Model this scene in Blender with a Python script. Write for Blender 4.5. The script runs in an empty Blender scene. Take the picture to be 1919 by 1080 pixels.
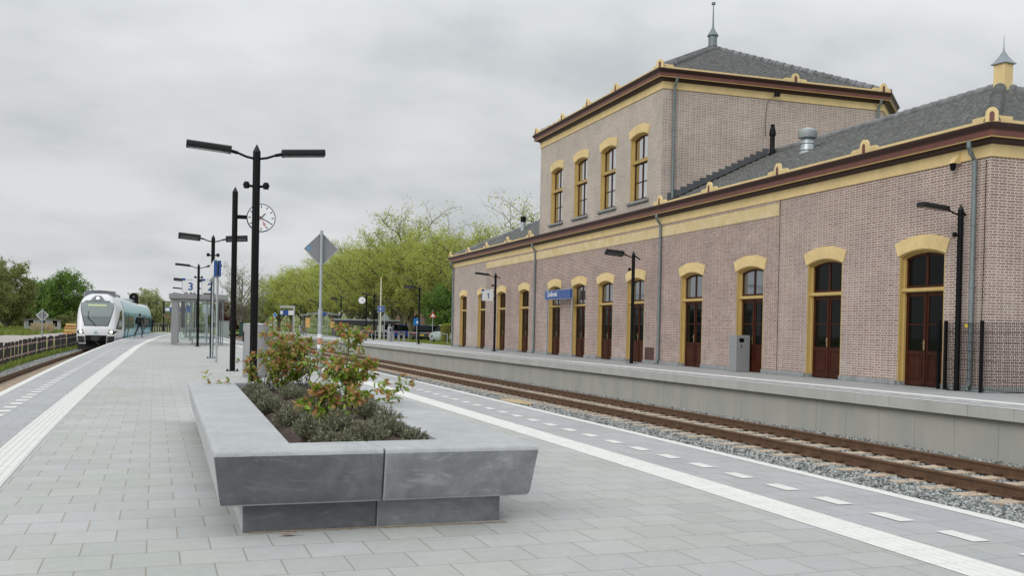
import bpy, math, random
import numpy as np
from mathutils import Vector, Matrix
R=math.radians; PI=math.pi
S=bpy.context.scene; COL=S.collection
# ------------------------------------------------------------------ camera
EYE=1.15; FP=1866.; YAW=R(18.05); PIT=R(-0.7); ROLL=.020; PPY=641.
fw=np.array([math.sin(YAW)*math.cos(PIT),math.cos(YAW)*math.cos(PIT),math.sin(PIT)])
r0=np.array([math.cos(YAW),-math.sin(YAW),0.]); u0=np.cross(r0,fw)
rt=r0*math.cos(ROLL)+u0*math.sin(ROLL); up=np.cross(rt,fw)
cam=bpy.data.cameras.new('camera'); co=bpy.data.objects.new('camera',cam); COL.objects.link(co)
co.matrix_world=Matrix(((rt[0],up[0],-fw[0],0),(rt[1],up[1],-fw[1],0),(rt[2],up[2],-fw[2],EYE),(0,0,0,1)))
cam.sensor_width=36; cam.sensor_fit='HORIZONTAL'; cam.lens=FP/1919*36; cam.shift_y=(PPY-540)/1919
cam.clip_end=4000; cam.clip_start=.05
cam.dof.use_dof=True; cam.dof.focus_distance=22; cam.dof.aperture_fstop=11
S.camera=co
# ------------------------------------------------------------------ sky (overcast) and sun
W=bpy.data.worlds.new('World'); S.world=W; W.use_nodes=True
nt=W.node_tree; N=nt.nodes; L=nt.links; N.clear()
def nd(t,**k):
    n=N.new(t)
    for a,b in k.items(): setattr(n,a,b)
    return n
out=nd('ShaderNodeOutputWorld'); bg=nd('ShaderNodeBackground'); L.new(bg.outputs[0],out.inputs[0])
sky=nd('ShaderNodeTexSky',sky_type='NISHITA'); sky.sun_disc=False; sky.sun_elevation=R(34); sky.sun_rotation=R(235)
tc=nd('ShaderNodeTexCoord'); sep=nd('ShaderNodeSeparateXYZ'); L.new(tc.outputs['Generated'],sep.inputs[0])
def mth(op,a,b=None,c=None,clamp=False):
    n=nd('ShaderNodeMath',operation=op); n.use_clamp=clamp
    for i,v in enumerate((a,b,c)):
        if v is None: continue
        if isinstance(v,(int,float)): n.inputs[i].default_value=v
        else: L.new(v,n.inputs[i])
    return n.outputs[0]
zz=mth('MAXIMUM',sep.outputs[2],0.0); zd=mth('ADD',zz,.36)
cx=mth('DIVIDE',sep.outputs[0],zd); cy=mth('DIVIDE',sep.outputs[1],zd)
cmb=nd('ShaderNodeCombineXYZ'); L.new(cx,cmb.inputs[0]); L.new(cy,cmb.inputs[1])
def noise(scale,detail,rough,loc,sc=(1,1,1),dist=.0):
    mp=nd('ShaderNodeMapping'); mp.inputs['Location'].default_value=loc; mp.inputs['Scale'].default_value=sc
    mp.inputs['Rotation'].default_value=(0,0,YAW)
    L.new(cmb.outputs[0],mp.inputs[0]); n=nd('ShaderNodeTexNoise'); L.new(mp.outputs[0],n.inputs['Vector'])
    n.inputs['Scale'].default_value=scale; n.inputs['Detail'].default_value=detail; n.inputs['Roughness'].default_value=rough; n.inputs['Distortion'].default_value=dist
    return n.outputs['Fac']
n1=noise(1.7,5,.5,(3.1,7.7,0),(1,1.25,1),.2); n2=noise(4.6,5,.5,(9,1,0),(1,1.4,1),.2)
mix=mth('ADD',mth('MULTIPLY',n1,.7),mth('MULTIPLY',n2,.3))
rmp=nd('ShaderNodeValToRGB'); L.new(mix,rmp.inputs[0])
e=rmp.color_ramp.elements; e[0].position=.36; e[0].color=(.53,.56,.578,1); e[1].position=.61; e[1].color=(.755,.778,.79,1)
m_=rmp.color_ramp.elements.new(.475); m_.color=(.66,.685,.70,1)
# overcast skies grow brighter towards the zenith
g=mth('POWER',mth('SUBTRACT',zz,.18,clamp=True),.9); gain=mth('ADD',.98,mth('MULTIPLY',g,SKYGAIN:=.95))
vm=nd('ShaderNodeVectorMath',operation='SCALE'); L.new(rmp.outputs[0],vm.inputs[0]); L.new(gain,vm.inputs['Scale'])
sk=nd('ShaderNodeVectorMath',operation='SCALE'); L.new(sky.outputs[0],sk.inputs[0]); sk.inputs['Scale'].default_value=.05
mx=nd('ShaderNodeMixRGB'); mx.inputs[0].default_value=.06; L.new(vm.outputs[0],mx.inputs[1]); L.new(sk.outputs[0],mx.inputs[2])
L.new(mx.outputs[0],bg.inputs[0]); bg.inputs[1].default_value=1.0
sd=bpy.data.lights.new('sun','SUN'); sd.energy=1.25; sd.angle=R(30); sd.color=(1,.97,.93)
so=bpy.data.objects.new('sun',sd); COL.objects.link(so)
sv=Vector((-.74,-.52,.58)).normalized(); so.rotation_euler=sv.to_track_quat('Z','Y').to_euler()
S.view_settings.view_transform='Standard'; S.view_settings.look='None'; S.view_settings.exposure=0.0; S.view_settings.gamma=1
# ------------------------------------------------------------------ pixel helpers (photo pixels -> world)
def ray(x,y): return fw*FP+rt*(x-959.5)-up*(y-PPY)
def G(x,y,z=0.):
    d=ray(x,y); t=(z-EYE)/d[2]; return np.array([d[0]*t,d[1]*t,z])
def PD(x,dep,z=0.):
    d=ray(x,640.)/FP; return (d[0]*dep,d[1]*dep,z)
# ------------------------------------------------------------------ materials
MATS={}
def mat(name,col,rough=.7,metal=0.,var=.0,vs=3.,bump=0.,bs=30.,emit=None,es=1.,spec=.5,coord='pos',stain=None,streak=0.):
    if name in MATS: return MATS[name]
    m=bpy.data.materials.new(name); m.use_nodes=True; t=m.node_tree; b=t.nodes['Principled BSDF']
    b.inputs['Roughness'].default_value=rough; b.inputs['Metallic'].default_value=metal; b.inputs['Base Color'].default_value=(*col,1)
    b.inputs['Specular IOR Level'].default_value=spec
    if emit: b.inputs['Emission Color'].default_value=(*emit,1); b.inputs['Emission Strength'].default_value=es
    if var or bump:
        ge=t.nodes.new('ShaderNodeNewGeometry')
        if var:
            mp=t.nodes.new('ShaderNodeMapping'); t.links.new(ge.outputs['Position'],mp.inputs[0]); mp.inputs['Scale'].default_value=(1,1,1-streak)
            n=t.nodes.new('ShaderNodeTexNoise'); n.inputs['Scale'].default_value=vs; n.inputs['Detail'].default_value=7; n.inputs['Roughness'].default_value=.6
            t.links.new(mp.outputs[0],n.inputs['Vector'])
            r=t.nodes.new('ShaderNodeValToRGB'); t.links.new(n.outputs['Fac'],r.inputs[0])
            a=[max(0,c*(1-var)) for c in col]; c2=stain or [min(1,c*(1+var)) for c in col]
            r.color_ramp.elements[0].position=.33; r.color_ramp.elements[0].color=(*a,1)
            r.color_ramp.elements[1].position=.67; r.color_ramp.elements[1].color=(*c2,1)
            t.links.new(r.outputs[0],b.inputs['Base Color'])
        if bump:
            n=t.nodes.new('ShaderNodeTexNoise'); n.inputs['Scale'].default_value=bs; n.inputs['Detail'].default_value=5
            t.links.new(ge.outputs['Position'],n.inputs['Vector'])
            bp=t.nodes.new('ShaderNodeBump'); bp.inputs['Strength'].default_value=bump; bp.inputs['Distance'].default_value=.02
            t.links.new(n.outputs['Fac'],bp.inputs['Height']); t.links.new(bp.outputs[0],b.inputs['Normal'])
    MATS[name]=m; return m
def axes_vec(t,ax,rot=0.,off=(0,0)):
    """vector node giving in-plane world coordinates: 'yz','xz','xy'"""
    ge=t.nodes.new('ShaderNodeNewGeometry'); s=t.nodes.new('ShaderNodeSeparateXYZ'); t.links.new(ge.outputs['Position'],s.inputs[0])
    c=t.nodes.new('ShaderNodeCombineXYZ'); i={'x':0,'y':1,'z':2}
    t.links.new(s.outputs[i[ax[0]]],c.inputs[0]); t.links.new(s.outputs[i[ax[1]]],c.inputs[1])
    mp=t.nodes.new('ShaderNodeMapping'); t.links.new(c.outputs[0],mp.inputs[0]); mp.inputs['Rotation'].default_value=(0,0,rot); mp.inputs['Location'].default_value=(*off,0)
    return mp.outputs[0],ge
def mixc(t,f,a,b,mode='MIX'):
    n=t.nodes.new('ShaderNodeMixRGB'); n.blend_type=mode
    for i,v in ((0,f),(1,a),(2,b)):
        if isinstance(v,(int,float)): n.inputs[i].default_value=v
        elif isinstance(v,tuple): n.inputs[i].default_value=(*v,1)
        else: t.links.new(v,n.inputs[i])
    return n.outputs[0]
def tnoise(t,vec,scale,detail=4,rough=.55,dist=0.):
    n=t.nodes.new('ShaderNodeTexNoise'); n.inputs['Scale'].default_value=scale; n.inputs['Detail'].default_value=detail; n.inputs['Roughness'].default_value=rough
    n.inputs['Distortion'].default_value=dist; t.links.new(vec,n.inputs['Vector']); return n.outputs['Fac']
def ramp(t,f,stops):
    r=t.nodes.new('ShaderNodeValToRGB'); t.links.new(f,r.inputs[0]); el=r.color_ramp.elements
    for i,(p,c) in enumerate(stops):
        x=el[i] if i<2 else el.new(p); x.position=p; x.color=(*c,1) if len(c)==3 else c
    return r.outputs[0]
def brick(name,ax,c1,c2,mortar,ms=.011,bw=.225,rh=.061,dark=.25):
    m=bpy.data.materials.new(name); m.use_nodes=True; t=m.node_tree; b=t.nodes['Principled BSDF']
    v,ge=axes_vec(t,ax)
    br=t.nodes.new('ShaderNodeTexBrick'); t.links.new(v,br.inputs['Vector'])
    br.inputs['Scale'].default_value=1; br.inputs['Brick Width'].default_value=bw; br.inputs['Row Height'].default_value=rh
    br.inputs['Mortar Size'].default_value=ms; br.inputs['Mortar Smooth'].default_value=.05; br.inputs['Bias'].default_value=-.1
    br.offset=.25; br.offset_frequency=2; br.squash=.5; br.squash_frequency=2
    br.inputs['Color1'].default_value=(*c1,1); br.inputs['Color2'].default_value=(*c2,1); br.inputs['Mortar'].default_value=(*mortar,1)
    n=tnoise(t,v,.9,5,.6); n2=tnoise(t,v,9,3,.6)
    k=ramp(t,n,[(.3,(1-dark,1-dark,1-dark)),(.7,(1.12,1.1,1.08))]); k2=ramp(t,n2,[(.25,(.90,.90,.90)),(.75,(1.07,1.07,1.07))])
    c=mixc(t,1.,br.outputs['Color'],k,'MULTIPLY'); c=mixc(t,1.,c,k2,'MULTIPLY')
    c=mixc(t,ramp(t,tnoise(t,v,.55,6,.68,.8),[(.54,(0,0,0)),(.74,(.32,.32,.32))]),c,(.62,.565,.53))
    t.links.new(c,b.inputs['Base Color']); b.inputs['Roughness'].default_value=.9; b.inputs['Specular IOR Level'].default_value=.25
    bp=t.nodes.new('ShaderNodeBump'); bp.inputs['Strength'].default_value=.5; bp.inputs['Distance'].default_value=.008; bp.invert=True
    t.links.new(br.outputs['Fac'],bp.inputs['Height']); t.links.new(bp.outputs[0],b.inputs['Normal'])
    return m
def paving(name,c1,c2,joint,rh=.308,bw=.308,rot=-.03,off=(0,0),ms=.004):
    m=bpy.data.materials.new(name); m.use_nodes=True; t=m.node_tree; b=t.nodes['Principled BSDF']
    v,ge=axes_vec(t,'xy',rot,off)
    br=t.nodes.new('ShaderNodeTexBrick'); t.links.new(v,br.inputs['Vector'])
    br.inputs['Scale'].default_value=1; br.inputs['Brick Width'].default_value=bw; br.inputs['Row Height'].default_value=rh
    br.inputs['Mortar Size'].default_value=ms; br.inputs['Mortar Smooth'].default_value=.3; br.offset=.5; br.squash=1
    br.inputs['Color1'].default_value=(*c1,1); br.inputs['Color2'].default_value=(*c2,1); br.inputs['Mortar'].default_value=(*joint,1); br.inputs['Bias'].default_value=0
    n=tnoise(t,v,1.1,4); n2=tnoise(t,v,16,5,.65); n3=tnoise(t,v,140,2)
    c=mixc(t,1.,br.outputs['Color'],ramp(t,n,[(.32,(.965,.985,.94)),(.68,(1.02,1.01,1.065))]),'MULTIPLY')
    c=mixc(t,1.,c,ramp(t,n2,[(.3,(.94,.94,.94)),(.7,(1.05,1.05,1.05))]),'MULTIPLY')
    c=mixc(t,1.,c,ramp(t,n3,[(.3,(.95,.95,.95)),(.7,(1.04,1.04,1.04))]),'MULTIPLY')
    vo=t.nodes.new('ShaderNodeTexVoronoi'); vo.inputs['Scale'].default_value=1.7; t.links.new(v,vo.inputs['Vector'])
    c=mixc(t,ramp(t,vo.outputs['Distance'],[(.018,(.35,.35,.35)),(.04,(0,0,0))]),c,(.12,.11,.10))
    c=mixc(t,1.,c,ramp(t,tnoise(t,v,.33,7,.72,1.),[(.38,(.93,.93,.925)),(.55,(1.01,1.01,1.01))]),'MULTIPLY')
    # brown sand in some joints
    j=mixc(t,ramp(t,tnoise(t,v,2.2,3),[(.45,(0,0,0)),(.62,(1,1,1))]),joint,(joint[0]*1.15,joint[1]*1.03,joint[2]*.88))
    t.links.new(j,br.inputs['Mortar'])
    t.links.new(c,b.inputs['Base Color']); b.inputs['Roughness'].default_value=.62
    bp=t.nodes.new('ShaderNodeBump'); bp.inputs['Strength'].default_value=.45; bp.inputs['Distance'].default_value=.006; bp.invert=True
    t.links.new(br.outputs['Fac'],bp.inputs['Height']); t.links.new(bp.outputs[0],b.inputs['Normal'])
    return m
def leafmat(name,cols,trans=.35,rough=.5):
    m=bpy.data.materials.new(name); m.use_nodes=True; t=m.node_tree; b=t.nodes['Principled BSDF']; o=t.nodes['Material Output']
    ge=t.nodes.new('ShaderNodeNewGeometry')
    st=[(i/(len(cols)-1),c) for i,c in enumerate(cols)]
    f=t.nodes.new('ShaderNodeMath'); f.operation='MULTIPLY_ADD'; t.links.new(ge.outputs['Random Per Island'],f.inputs[0]); f.inputs[1].default_value=.55
    n=tnoise(t,ge.outputs['Position'],.55 if 'tree' in name else 5.,3); a=t.nodes.new('ShaderNodeMath'); a.operation='MULTIPLY'; t.links.new(n,a.inputs[0]); a.inputs[1].default_value=.45; t.links.new(a.outputs[0],f.inputs[2])
    r=t.nodes.new('ShaderNodeValToRGB'); t.links.new(f.outputs[0],r.inputs[0]); el=r.color_ramp.elements
    for i,(p,c) in enumerate(st):
        x=el[i] if i<2 else el.new(p)
        x.position=p
    for x,(p,c) in zip(sorted(el,key=lambda q:q.position),st): x.color=(*c,1)
    b.inputs['Roughness'].default_value=rough; b.inputs['Specular IOR Level'].default_value=.3
    t.links.new(r.outputs[0],b.inputs['Base Color'])
    tr=t.nodes.new('ShaderNodeBsdfTranslucent'); t.links.new(r.outputs[0],tr.inputs[0]); ms=t.nodes.new('ShaderNodeMixShader'); ms.inputs[0].default_value=trans
    t.links.new(b.outputs[0],ms.inputs[1]); t.links.new(tr.outputs[0],ms.inputs[2]); t.links.new(ms.outputs[0],o.inputs[0])
    return m
def glassmat(name,tint=(.8,.9,.9),refl=.12,rough=.03):
    m=bpy.data.materials.new(name); m.use_nodes=True; t=m.node_tree; o=t.nodes['Material Output']; t.nodes.remove(t.nodes['Principled BSDF'])
    a=t.nodes.new('ShaderNodeBsdfTransparent'); a.inputs[0].default_value=(*tint,1)
    g=t.nodes.new('ShaderNodeBsdfGlossy'); g.inputs['Roughness'].default_value=rough; g.inputs[0].default_value=(1,1,1,1)
    f=t.nodes.new('ShaderNodeFresnel'); f.inputs[0].default_value=1.5
    q=t.nodes.new('ShaderNodeMath'); q.operation='ADD'; q.use_clamp=True; t.links.new(f.outputs[0],q.inputs[0]); q.inputs[1].default_value=refl
    s=t.nodes.new('ShaderNodeMixShader'); t.links.new(q.outputs[0],s.inputs[0]); t.links.new(a.outputs[0],s.inputs[1]); t.links.new(g.outputs[0],s.inputs[2]); t.links.new(s.outputs[0],o.inputs[0])
    return m
M=dict(
 pave=paving('paving_tiles',(.405,.418,.402),(.465,.474,.452),(.275,.265,.24),off=(.02,-.01)),
 edge=paving('edge_tiles',(.375,.385,.392),(.425,.433,.436),(.26,.26,.255),off=(.1,-.01)),
 brick_near=brick('brick_restored','yz',(.285,.19,.163),(.355,.265,.232),(.74,.685,.64),ms=.0068,dark=.12),
 brick_side=brick('brick_restored_side','xz',(.285,.19,.163),(.355,.265,.232),(.74,.685,.64),ms=.0068,dark=.12),
 brick_mid=brick('brick_old','yz',(.25,.16,.137),(.36,.255,.22),(.70,.64,.60),ms=.0068,dark=.16),
 brick_far=brick('brick_far','yz',(.34,.265,.23),(.42,.34,.295),(.70,.655,.61),ms=.0068,dark=.15),
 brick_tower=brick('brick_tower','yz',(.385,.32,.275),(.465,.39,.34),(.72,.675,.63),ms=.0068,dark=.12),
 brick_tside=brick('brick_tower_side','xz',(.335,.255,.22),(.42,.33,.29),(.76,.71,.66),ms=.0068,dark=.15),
 cream=mat('cream_paint',(.76,.58,.29),.65,var=.09,vs=2.5,bump=.08),
 creamold=mat('cream_weathered',(.70,.54,.26),.8,var=.12,vs=2.2,bump=.1,stain=(.72,.60,.38)),
 ochre=mat('ochre_paint',(.55,.39,.14),.55,var=.06),
 brown=mat('brown_paint',(.052,.0135,.006),.4,var=.2,vs=3,spec=.16),
 brownf=mat('redbrown_fascia',(.145,.048,.034),.5,var=.14,vs=3),
 browndk=mat('dark_brown_moulding',(.045,.016,.013),.5),
 stone=mat('grey_plinth_stone',(.27,.285,.29),.85,var=.2,vs=5,bump=.2),
 glassdk=mat('dark_window_glass',(.004,.005,.005),.03,spec=.13),
 zinc=mat('zinc_pipe',(.20,.235,.245),.5,metal=.35,var=.12,vs=6),
 galv=mat('galvanised_steel',(.42,.46,.48),.42,metal=.5,var=.1,vs=5),
 black=mat('black_steel',(.004,.004,.005),.45,spec=.18),
 greybin=mat('grey_bin_paint',(.27,.275,.285),.5,var=.03),
 white=mat('white_enamel',(.78,.79,.80),.35),
 blue=mat('sign_blue',(.025,.08,.29),.35),
 ltblue=mat('sign_bright_blue',(.01,.18,.55),.35),
 navy=mat('clock_navy',(.01,.015,.07),.4),
 red=mat('signal_red',(.6,.03,.02),.4),
 orange=mat('orange_board',(.72,.30,.10),.6),
 conc=mat('precast_concrete',(.44,.445,.415),.85,var=.10,vs=1.5,bump=.08,streak=.6),
 concwall=mat('platform_wall_concrete',(.40,.405,.375),.85,var=.10,vs=1.3,bump=.08,streak=.7,stain=(.44,.42,.37)),
 whiteconc=mat('white_tactile_tile',(.71,.71,.68),.7,var=.06,vs=8,bump=.1,bs=60),
 rail=mat('rusty_rail',(.135,.075,.042),.55,var=.25,vs=5,metal=.2),
 railtop=mat('worn_rail_head',(.24,.155,.10),.4,metal=.4,var=.15),
 clip=mat('rusty_clip',(.075,.035,.02),.8,var=.3,vs=20),
 sleeper=mat('sandy_sleeper',(.50,.40,.30),.9,var=.2,vs=8,bump=.3),
 stonecol=None, soil=mat('planter_soil',(.075,.052,.042),1.,var=.4,vs=14,bump=1.,bs=60),
 bark=mat('bark',(.085,.075,.06),.95,var=.3,vs=4,bump=.4), barkmoss=mat('mossy_bark',(.15,.145,.08),.95,var=.3,vs=2,bump=.4), twig=mat('twig',(.10,.07,.045),.9,var=.2),
 rubber=mat('tyre_rubber',(.015,.015,.016),.8), gravelroad=mat('sand_road',(.40,.36,.33),.95,var=.1,vs=.5,bump=.3),
 grass=None)
def simple_noise_mat(name,stops,scale,rough=.95,scale2=None,bump=0.,det=6):
    m=bpy.data.materials.new(name); m.use_nodes=True; t=m.node_tree; b=t.nodes['Principled BSDF']; v,ge=axes_vec(t,'xy')
    c=ramp(t,tnoise(t,v,scale,det,.6),stops)
    if scale2: c=mixc(t,1.,c,ramp(t,tnoise(t,v,scale2,4,.7),[(.3,(.7,.7,.7)),(.7,(1.25,1.25,1.25))]),'MULTIPLY')
    t.links.new(c,b.inputs['Base Color']); b.inputs['Roughness'].default_value=rough; b.inputs['Specular IOR Level'].default_value=.2
    if bump:
        bp=t.nodes.new('ShaderNodeBump'); bp.inputs['Strength'].default_value=bump; bp.inputs['Distance'].default_value=.05; t.links.new(tnoise(t,v,scale2 or scale,4,.7),bp.inputs['Height']); t.links.new(bp.outputs[0],b.inputs['Normal'])
    return m
M['grass']=simple_noise_mat('grass_ground',[(.35,(.10,.155,.03)),(.55,(.145,.18,.045)),(.7,(.24,.22,.10))],.12,scale2=3.,bump=.4)
M['field']=simple_noise_mat('rough_field',[(.3,(.16,.20,.05)),(.5,(.22,.24,.08)),(.68,(.34,.29,.15))],.05,scale2=1.4,bump=.4)
def ballastmat():
    m=bpy.data.materials.new('ballast_stone'); m.use_nodes=True; t=m.node_tree; b=t.nodes['Principled BSDF']; v,ge=axes_vec(t,'xy')
    vo=t.nodes.new('ShaderNodeTexVoronoi'); vo.inputs['Scale'].default_value=17; t.links.new(v,vo.inputs['Vector'])
    hs=t.nodes.new('ShaderNodeSeparateColor'); t.links.new(vo.outputs['Color'],hs.inputs[0])
    c=ramp(t,hs.outputs[0],[(.0,(.10,.115,.12)),(.5,(.24,.26,.265)),(1.,(.42,.43,.42))])
    c=mixc(t,ramp(t,tnoise(t,v,.8,3),[(.5,(0,0,0)),(.75,(.6,.6,.6))]),c,(.27,.235,.20))
    d=ramp(t,vo.outputs['Distance'],[(.2,(1,1,1)),(.75,(.25,.25,.25))]); c=mixc(t,1.,c,d,'MULTIPLY')
    t.links.new(c,b.inputs['Base Color']); b.inputs['Roughness'].default_value=.9
    bp=t.nodes.new('ShaderNodeBump'); bp.inputs['Strength'].default_value=1.; bp.inputs['Distance'].default_value=.05; bp.invert=True; t.links.new(vo.outputs['Distance'],bp.inputs['Height']); t.links.new(bp.outputs[0],b.inputs['Normal'])
    return m
M['ballast']=ballastmat()
def islandmat(name,stops,rough=.9):
    m=bpy.data.materials.new(name); m.use_nodes=True; t=m.node_tree; b=t.nodes['Principled BSDF']; ge=t.nodes.new('ShaderNodeNewGeometry')
    t.links.new(ramp(t,ge.outputs['Random Per Island'],stops),b.inputs['Base Color']); b.inputs['Roughness'].default_value=rough; return m
M['stones']=islandmat('ballast_pieces',[(.0,(.11,.125,.125)),(.5,(.27,.29,.285)),(1.,(.50,.51,.49))])
def tilesmat():
    m=bpy.data.materials.new('roof_tiles'); m.use_nodes=True; t=m.node_tree; b=t.nodes['Principled BSDF']; ge=t.nodes.new('ShaderNodeNewGeometry')
    p=ge.outputs['Position']; c=ramp(t,tnoise(t,p,5.5,4,.7),[(.3,(.07,.075,.078)),(.5,(.125,.13,.13)),(.72,(.23,.23,.21))])
    c=mixc(t,ramp(t,tnoise(t,p,1.1,4),[(.5,(0,0,0)),(.75,(.5,.5,.5))]),c,(.13,.12,.095))
    t.links.new(c,b.inputs['Base Color']); b.inputs['Roughness'].default_value=.75; return m
M['tiles']=tilesmat()
M['ridge']=mat('ridge_tiles',(.17,.175,.18),.7,var=.35,vs=3,bump=.2)
def concbench(name,lo,mid,hi,sc=1.7):
    m=bpy.data.materials.new(name); m.use_nodes=True; t=m.node_tree; b=t.nodes['Principled BSDF']; ge=t.nodes.new('ShaderNodeNewGeometry'); p=ge.outputs['Position']
    c=ramp(t,tnoise(t,p,sc,6,.62,.6),[(.33,lo),(.5,mid),(.68,hi)])
    c=mixc(t,1.,c,ramp(t,tnoise(t,p,11,5,.7,1.2),[(.3,(.88,.88,.88)),(.72,(1.12,1.12,1.11))]),'MULTIPLY')
    mp=t.nodes.new('ShaderNodeMapping'); t.links.new(p,mp.inputs[0]); mp.inputs['Scale'].default_value=(1.2,1.2,5.); mp.inputs['Rotation'].default_value=(0,.22,0)
    c=mixc(t,ramp(t,tnoise(t,mp.outputs[0],2.4,7,.72,1.6),[(.54,(0,0,0)),(.72,(.5,.5,.5))]),c,tuple(min(1,q*1.25) for q in hi))
    c=mixc(t,1.,c,ramp(t,tnoise(t,p,90,3,.7),[(.3,(.94,.94,.94)),(.7,(1.05,1.05,1.05))]),'MULTIPLY')
    vo=t.nodes.new('ShaderNodeTexVoronoi'); vo.inputs['Scale'].default_value=34; t.links.new(p,vo.inputs['Vector'])
    c=mixc(t,ramp(t,vo.outputs['Distance'],[(.06,(.4,.4,.4)),(.11,(0,0,0))]),c,(.05,.05,.055))
    t.links.new(c,b.inputs['Base Color']); b.inputs['Roughness'].default_value=.45; b.inputs['Specular IOR Level'].default_value=.4
    bp=t.nodes.new('ShaderNodeBump'); bp.inputs['Strength'].default_value=.12; bp.inputs['Distance'].default_value=.01; t.links.new(tnoise(t,p,45,4,.6),bp.inputs['Height']); t.links.new(bp.outputs[0],b.inputs['Normal'])
    return m
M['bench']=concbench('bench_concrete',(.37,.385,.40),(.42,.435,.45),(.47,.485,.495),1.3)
M['benchA']=concbench('bench_concrete_dark_front',(.085,.091,.10),(.115,.121,.132),(.20,.207,.218))
M['benchB']=concbench('bench_concrete_grey_front',(.14,.15,.163),(.215,.225,.24),(.36,.37,.38))
M['glass']=glassmat('clear_glass',(.93,.965,.955),.03)
M['trainglass']=mat('train_glass',(.07,.13,.15),.08,spec=.8)
M['linden']=leafmat('tree_leaf_lime',[(.36,.40,.08),(.48,.53,.12),(.60,.65,.20)],.5)
M['lindendk']=leafmat('tree_leaf_green',[(.09,.17,.03),(.14,.25,.045),(.22,.35,.07)],.3)
M['bronze']=leafmat('tree_leaf_bronze',[(.17,.19,.065),(.24,.27,.085),(.31,.36,.105)],.3)
M['pale']=leafmat('tree_leaf_pale',[(.28,.32,.15),(.38,.42,.20),(.48,.51,.27)],.3)
M['purple']=leafmat('tree_leaf_purple',[(.09,.025,.035),(.15,.04,.055),(.2,.07,.08)],.2)
M['hedge']=leafmat('hedge_leaf',[(.16,.20,.03),(.28,.30,.05),(.40,.38,.07)],.3)
M['shrubg']=leafmat('shrub_leaf_green',[(.13,.25,.02),(.24,.37,.045),(.42,.44,.08)],.3,.35)
M['shrubo']=leafmat('shrub_leaf_bronze',[(.44,.17,.09),(.48,.26,.12),(.42,.36,.12)],.35,.4)
M['herb']=leafmat('herb_leaf',[(.12,.11,.07),(.21,.23,.145),(.35,.36,.255)],.15,.7)
M['tuft']=leafmat('grass_blade',[(.10,.17,.02),(.20,.27,.04),(.36,.32,.13)],.3)
M['reed']=leafmat('reed_blade',[(.36,.29,.17),(.45,.36,.22),(.5,.42,.28)],.3)
# ------------------------------------------------------------------ geometry helpers
class MB:
    def __init__(s): s.v=[]; s.f=[]; s.m=[]; s.k=0
    def add(s,vs,fs,rot=None,loc=None):
        o=len(s.v)
        if rot is not None or loc is not None:
            vs=[ (rot@Vector(p) if rot is not None else Vector(p))+(Vector(loc) if loc is not None else Vector()) for p in vs]
        s.v+= [tuple(p) for p in vs]; s.f+=[tuple(i+o for i in f) for f in fs]; s.m+=[s.k]*len(fs); return s
    def box(s,x0,x1,y0,y1,z0,z1,rot=None,loc=None):
        return s.add([(x0,y0,z0),(x1,y0,z0),(x1,y1,z0),(x0,y1,z0),(x0,y0,z1),(x1,y0,z1),(x1,y1,z1),(x0,y1,z1)],
            [(0,3,2,1),(4,5,6,7),(0,1,5,4),(1,2,6,5),(2,3,7,6),(3,0,4,7)],rot,loc)
    def tube(s,pts,r,n=8,cap=True):
        pts=[Vector(p) for p in pts]; rs=r if isinstance(r,(list,tuple)) else [r]*len(pts); rings=[]; o=len(s.v)
        for i,p in enumerate(pts):
            d=(pts[min(i+1,len(pts)-1)]-pts[max(i-1,0)]).normalized()
            a=d.cross(Vector((0,0,1)) if abs(d.z)<.9 else Vector((0,1,0))).normalized(); b=d.cross(a)
            for k in range(n):
                t=2*PI*(k+.5)/n; s.v.append(tuple(p+(a*math.cos(t)+b*math.sin(t))*rs[i]))
        nf=0
        for i in range(len(pts)-1):
            for k in range(n):
                s.f.append((o+i*n+k,o+i*n+(k+1)%n,o+(i+1)*n+(k+1)%n,o+(i+1)*n+k)); nf+=1
        if cap:
            s.f.append(tuple(o+k for k in range(n))[::-1]); s.f.append(tuple(o+(len(pts)-1)*n+k for k in range(n))); nf+=2
        s.m+=[s.k]*nf; return s
    def lathe(s,prof,n=16,loc=(0,0,0),ang=0.):
        o=len(s.v); nf=0
        for r,z in prof:
            for k in range(n):
                t=2*PI*k/n+ang; s.v.append((loc[0]+r*math.cos(t),loc[1]+r*math.sin(t),loc[2]+z))
        for i in range(len(prof)-1):
            for k in range(n): s.f.append((o+i*n+k,o+i*n+(k+1)%n,o+(i+1)*n+(k+1)%n,o+(i+1)*n+k)); nf+=1
        s.f.append(tuple(o+k for k in range(n))[::-1]); s.f.append(tuple(o+(len(prof)-1)*n+k for k in range(n))); nf+=2
        s.m+=[s.k]*nf; return s
    def prism(s,poly,axis,a,b):
        """poly: 2D points; axis 'x','y','z' = extrusion axis"""
        def P(u,v,w): return {'x':(w,u,v),'y':(u,w,v),'z':(u,v,w)}[axis]
        n=len(poly); vs=[P(u,v,a) for u,v in poly]+[P(u,v,b) for u,v in poly]
        return s.add(vs,[tuple(range(n))[::-1],tuple(range(n,2*n))]+[(i,(i+1)%n,n+(i+1)%n,n+i) for i in range(n)])
    def mesh(s,name):
        me=bpy.data.meshes.new(name); me.from_pydata(s.v,[],s.f); me.update(); 
        if len(set(s.m))>1: me.polygons.foreach_set('material_index',s.m)
        return me
def fixn(me):
    import bmesh
    b=bmesh.new(); b.from_mesh(me); bmesh.ops.recalc_face_normals(b,faces=b.faces); b.to_mesh(me); b.free()
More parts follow.
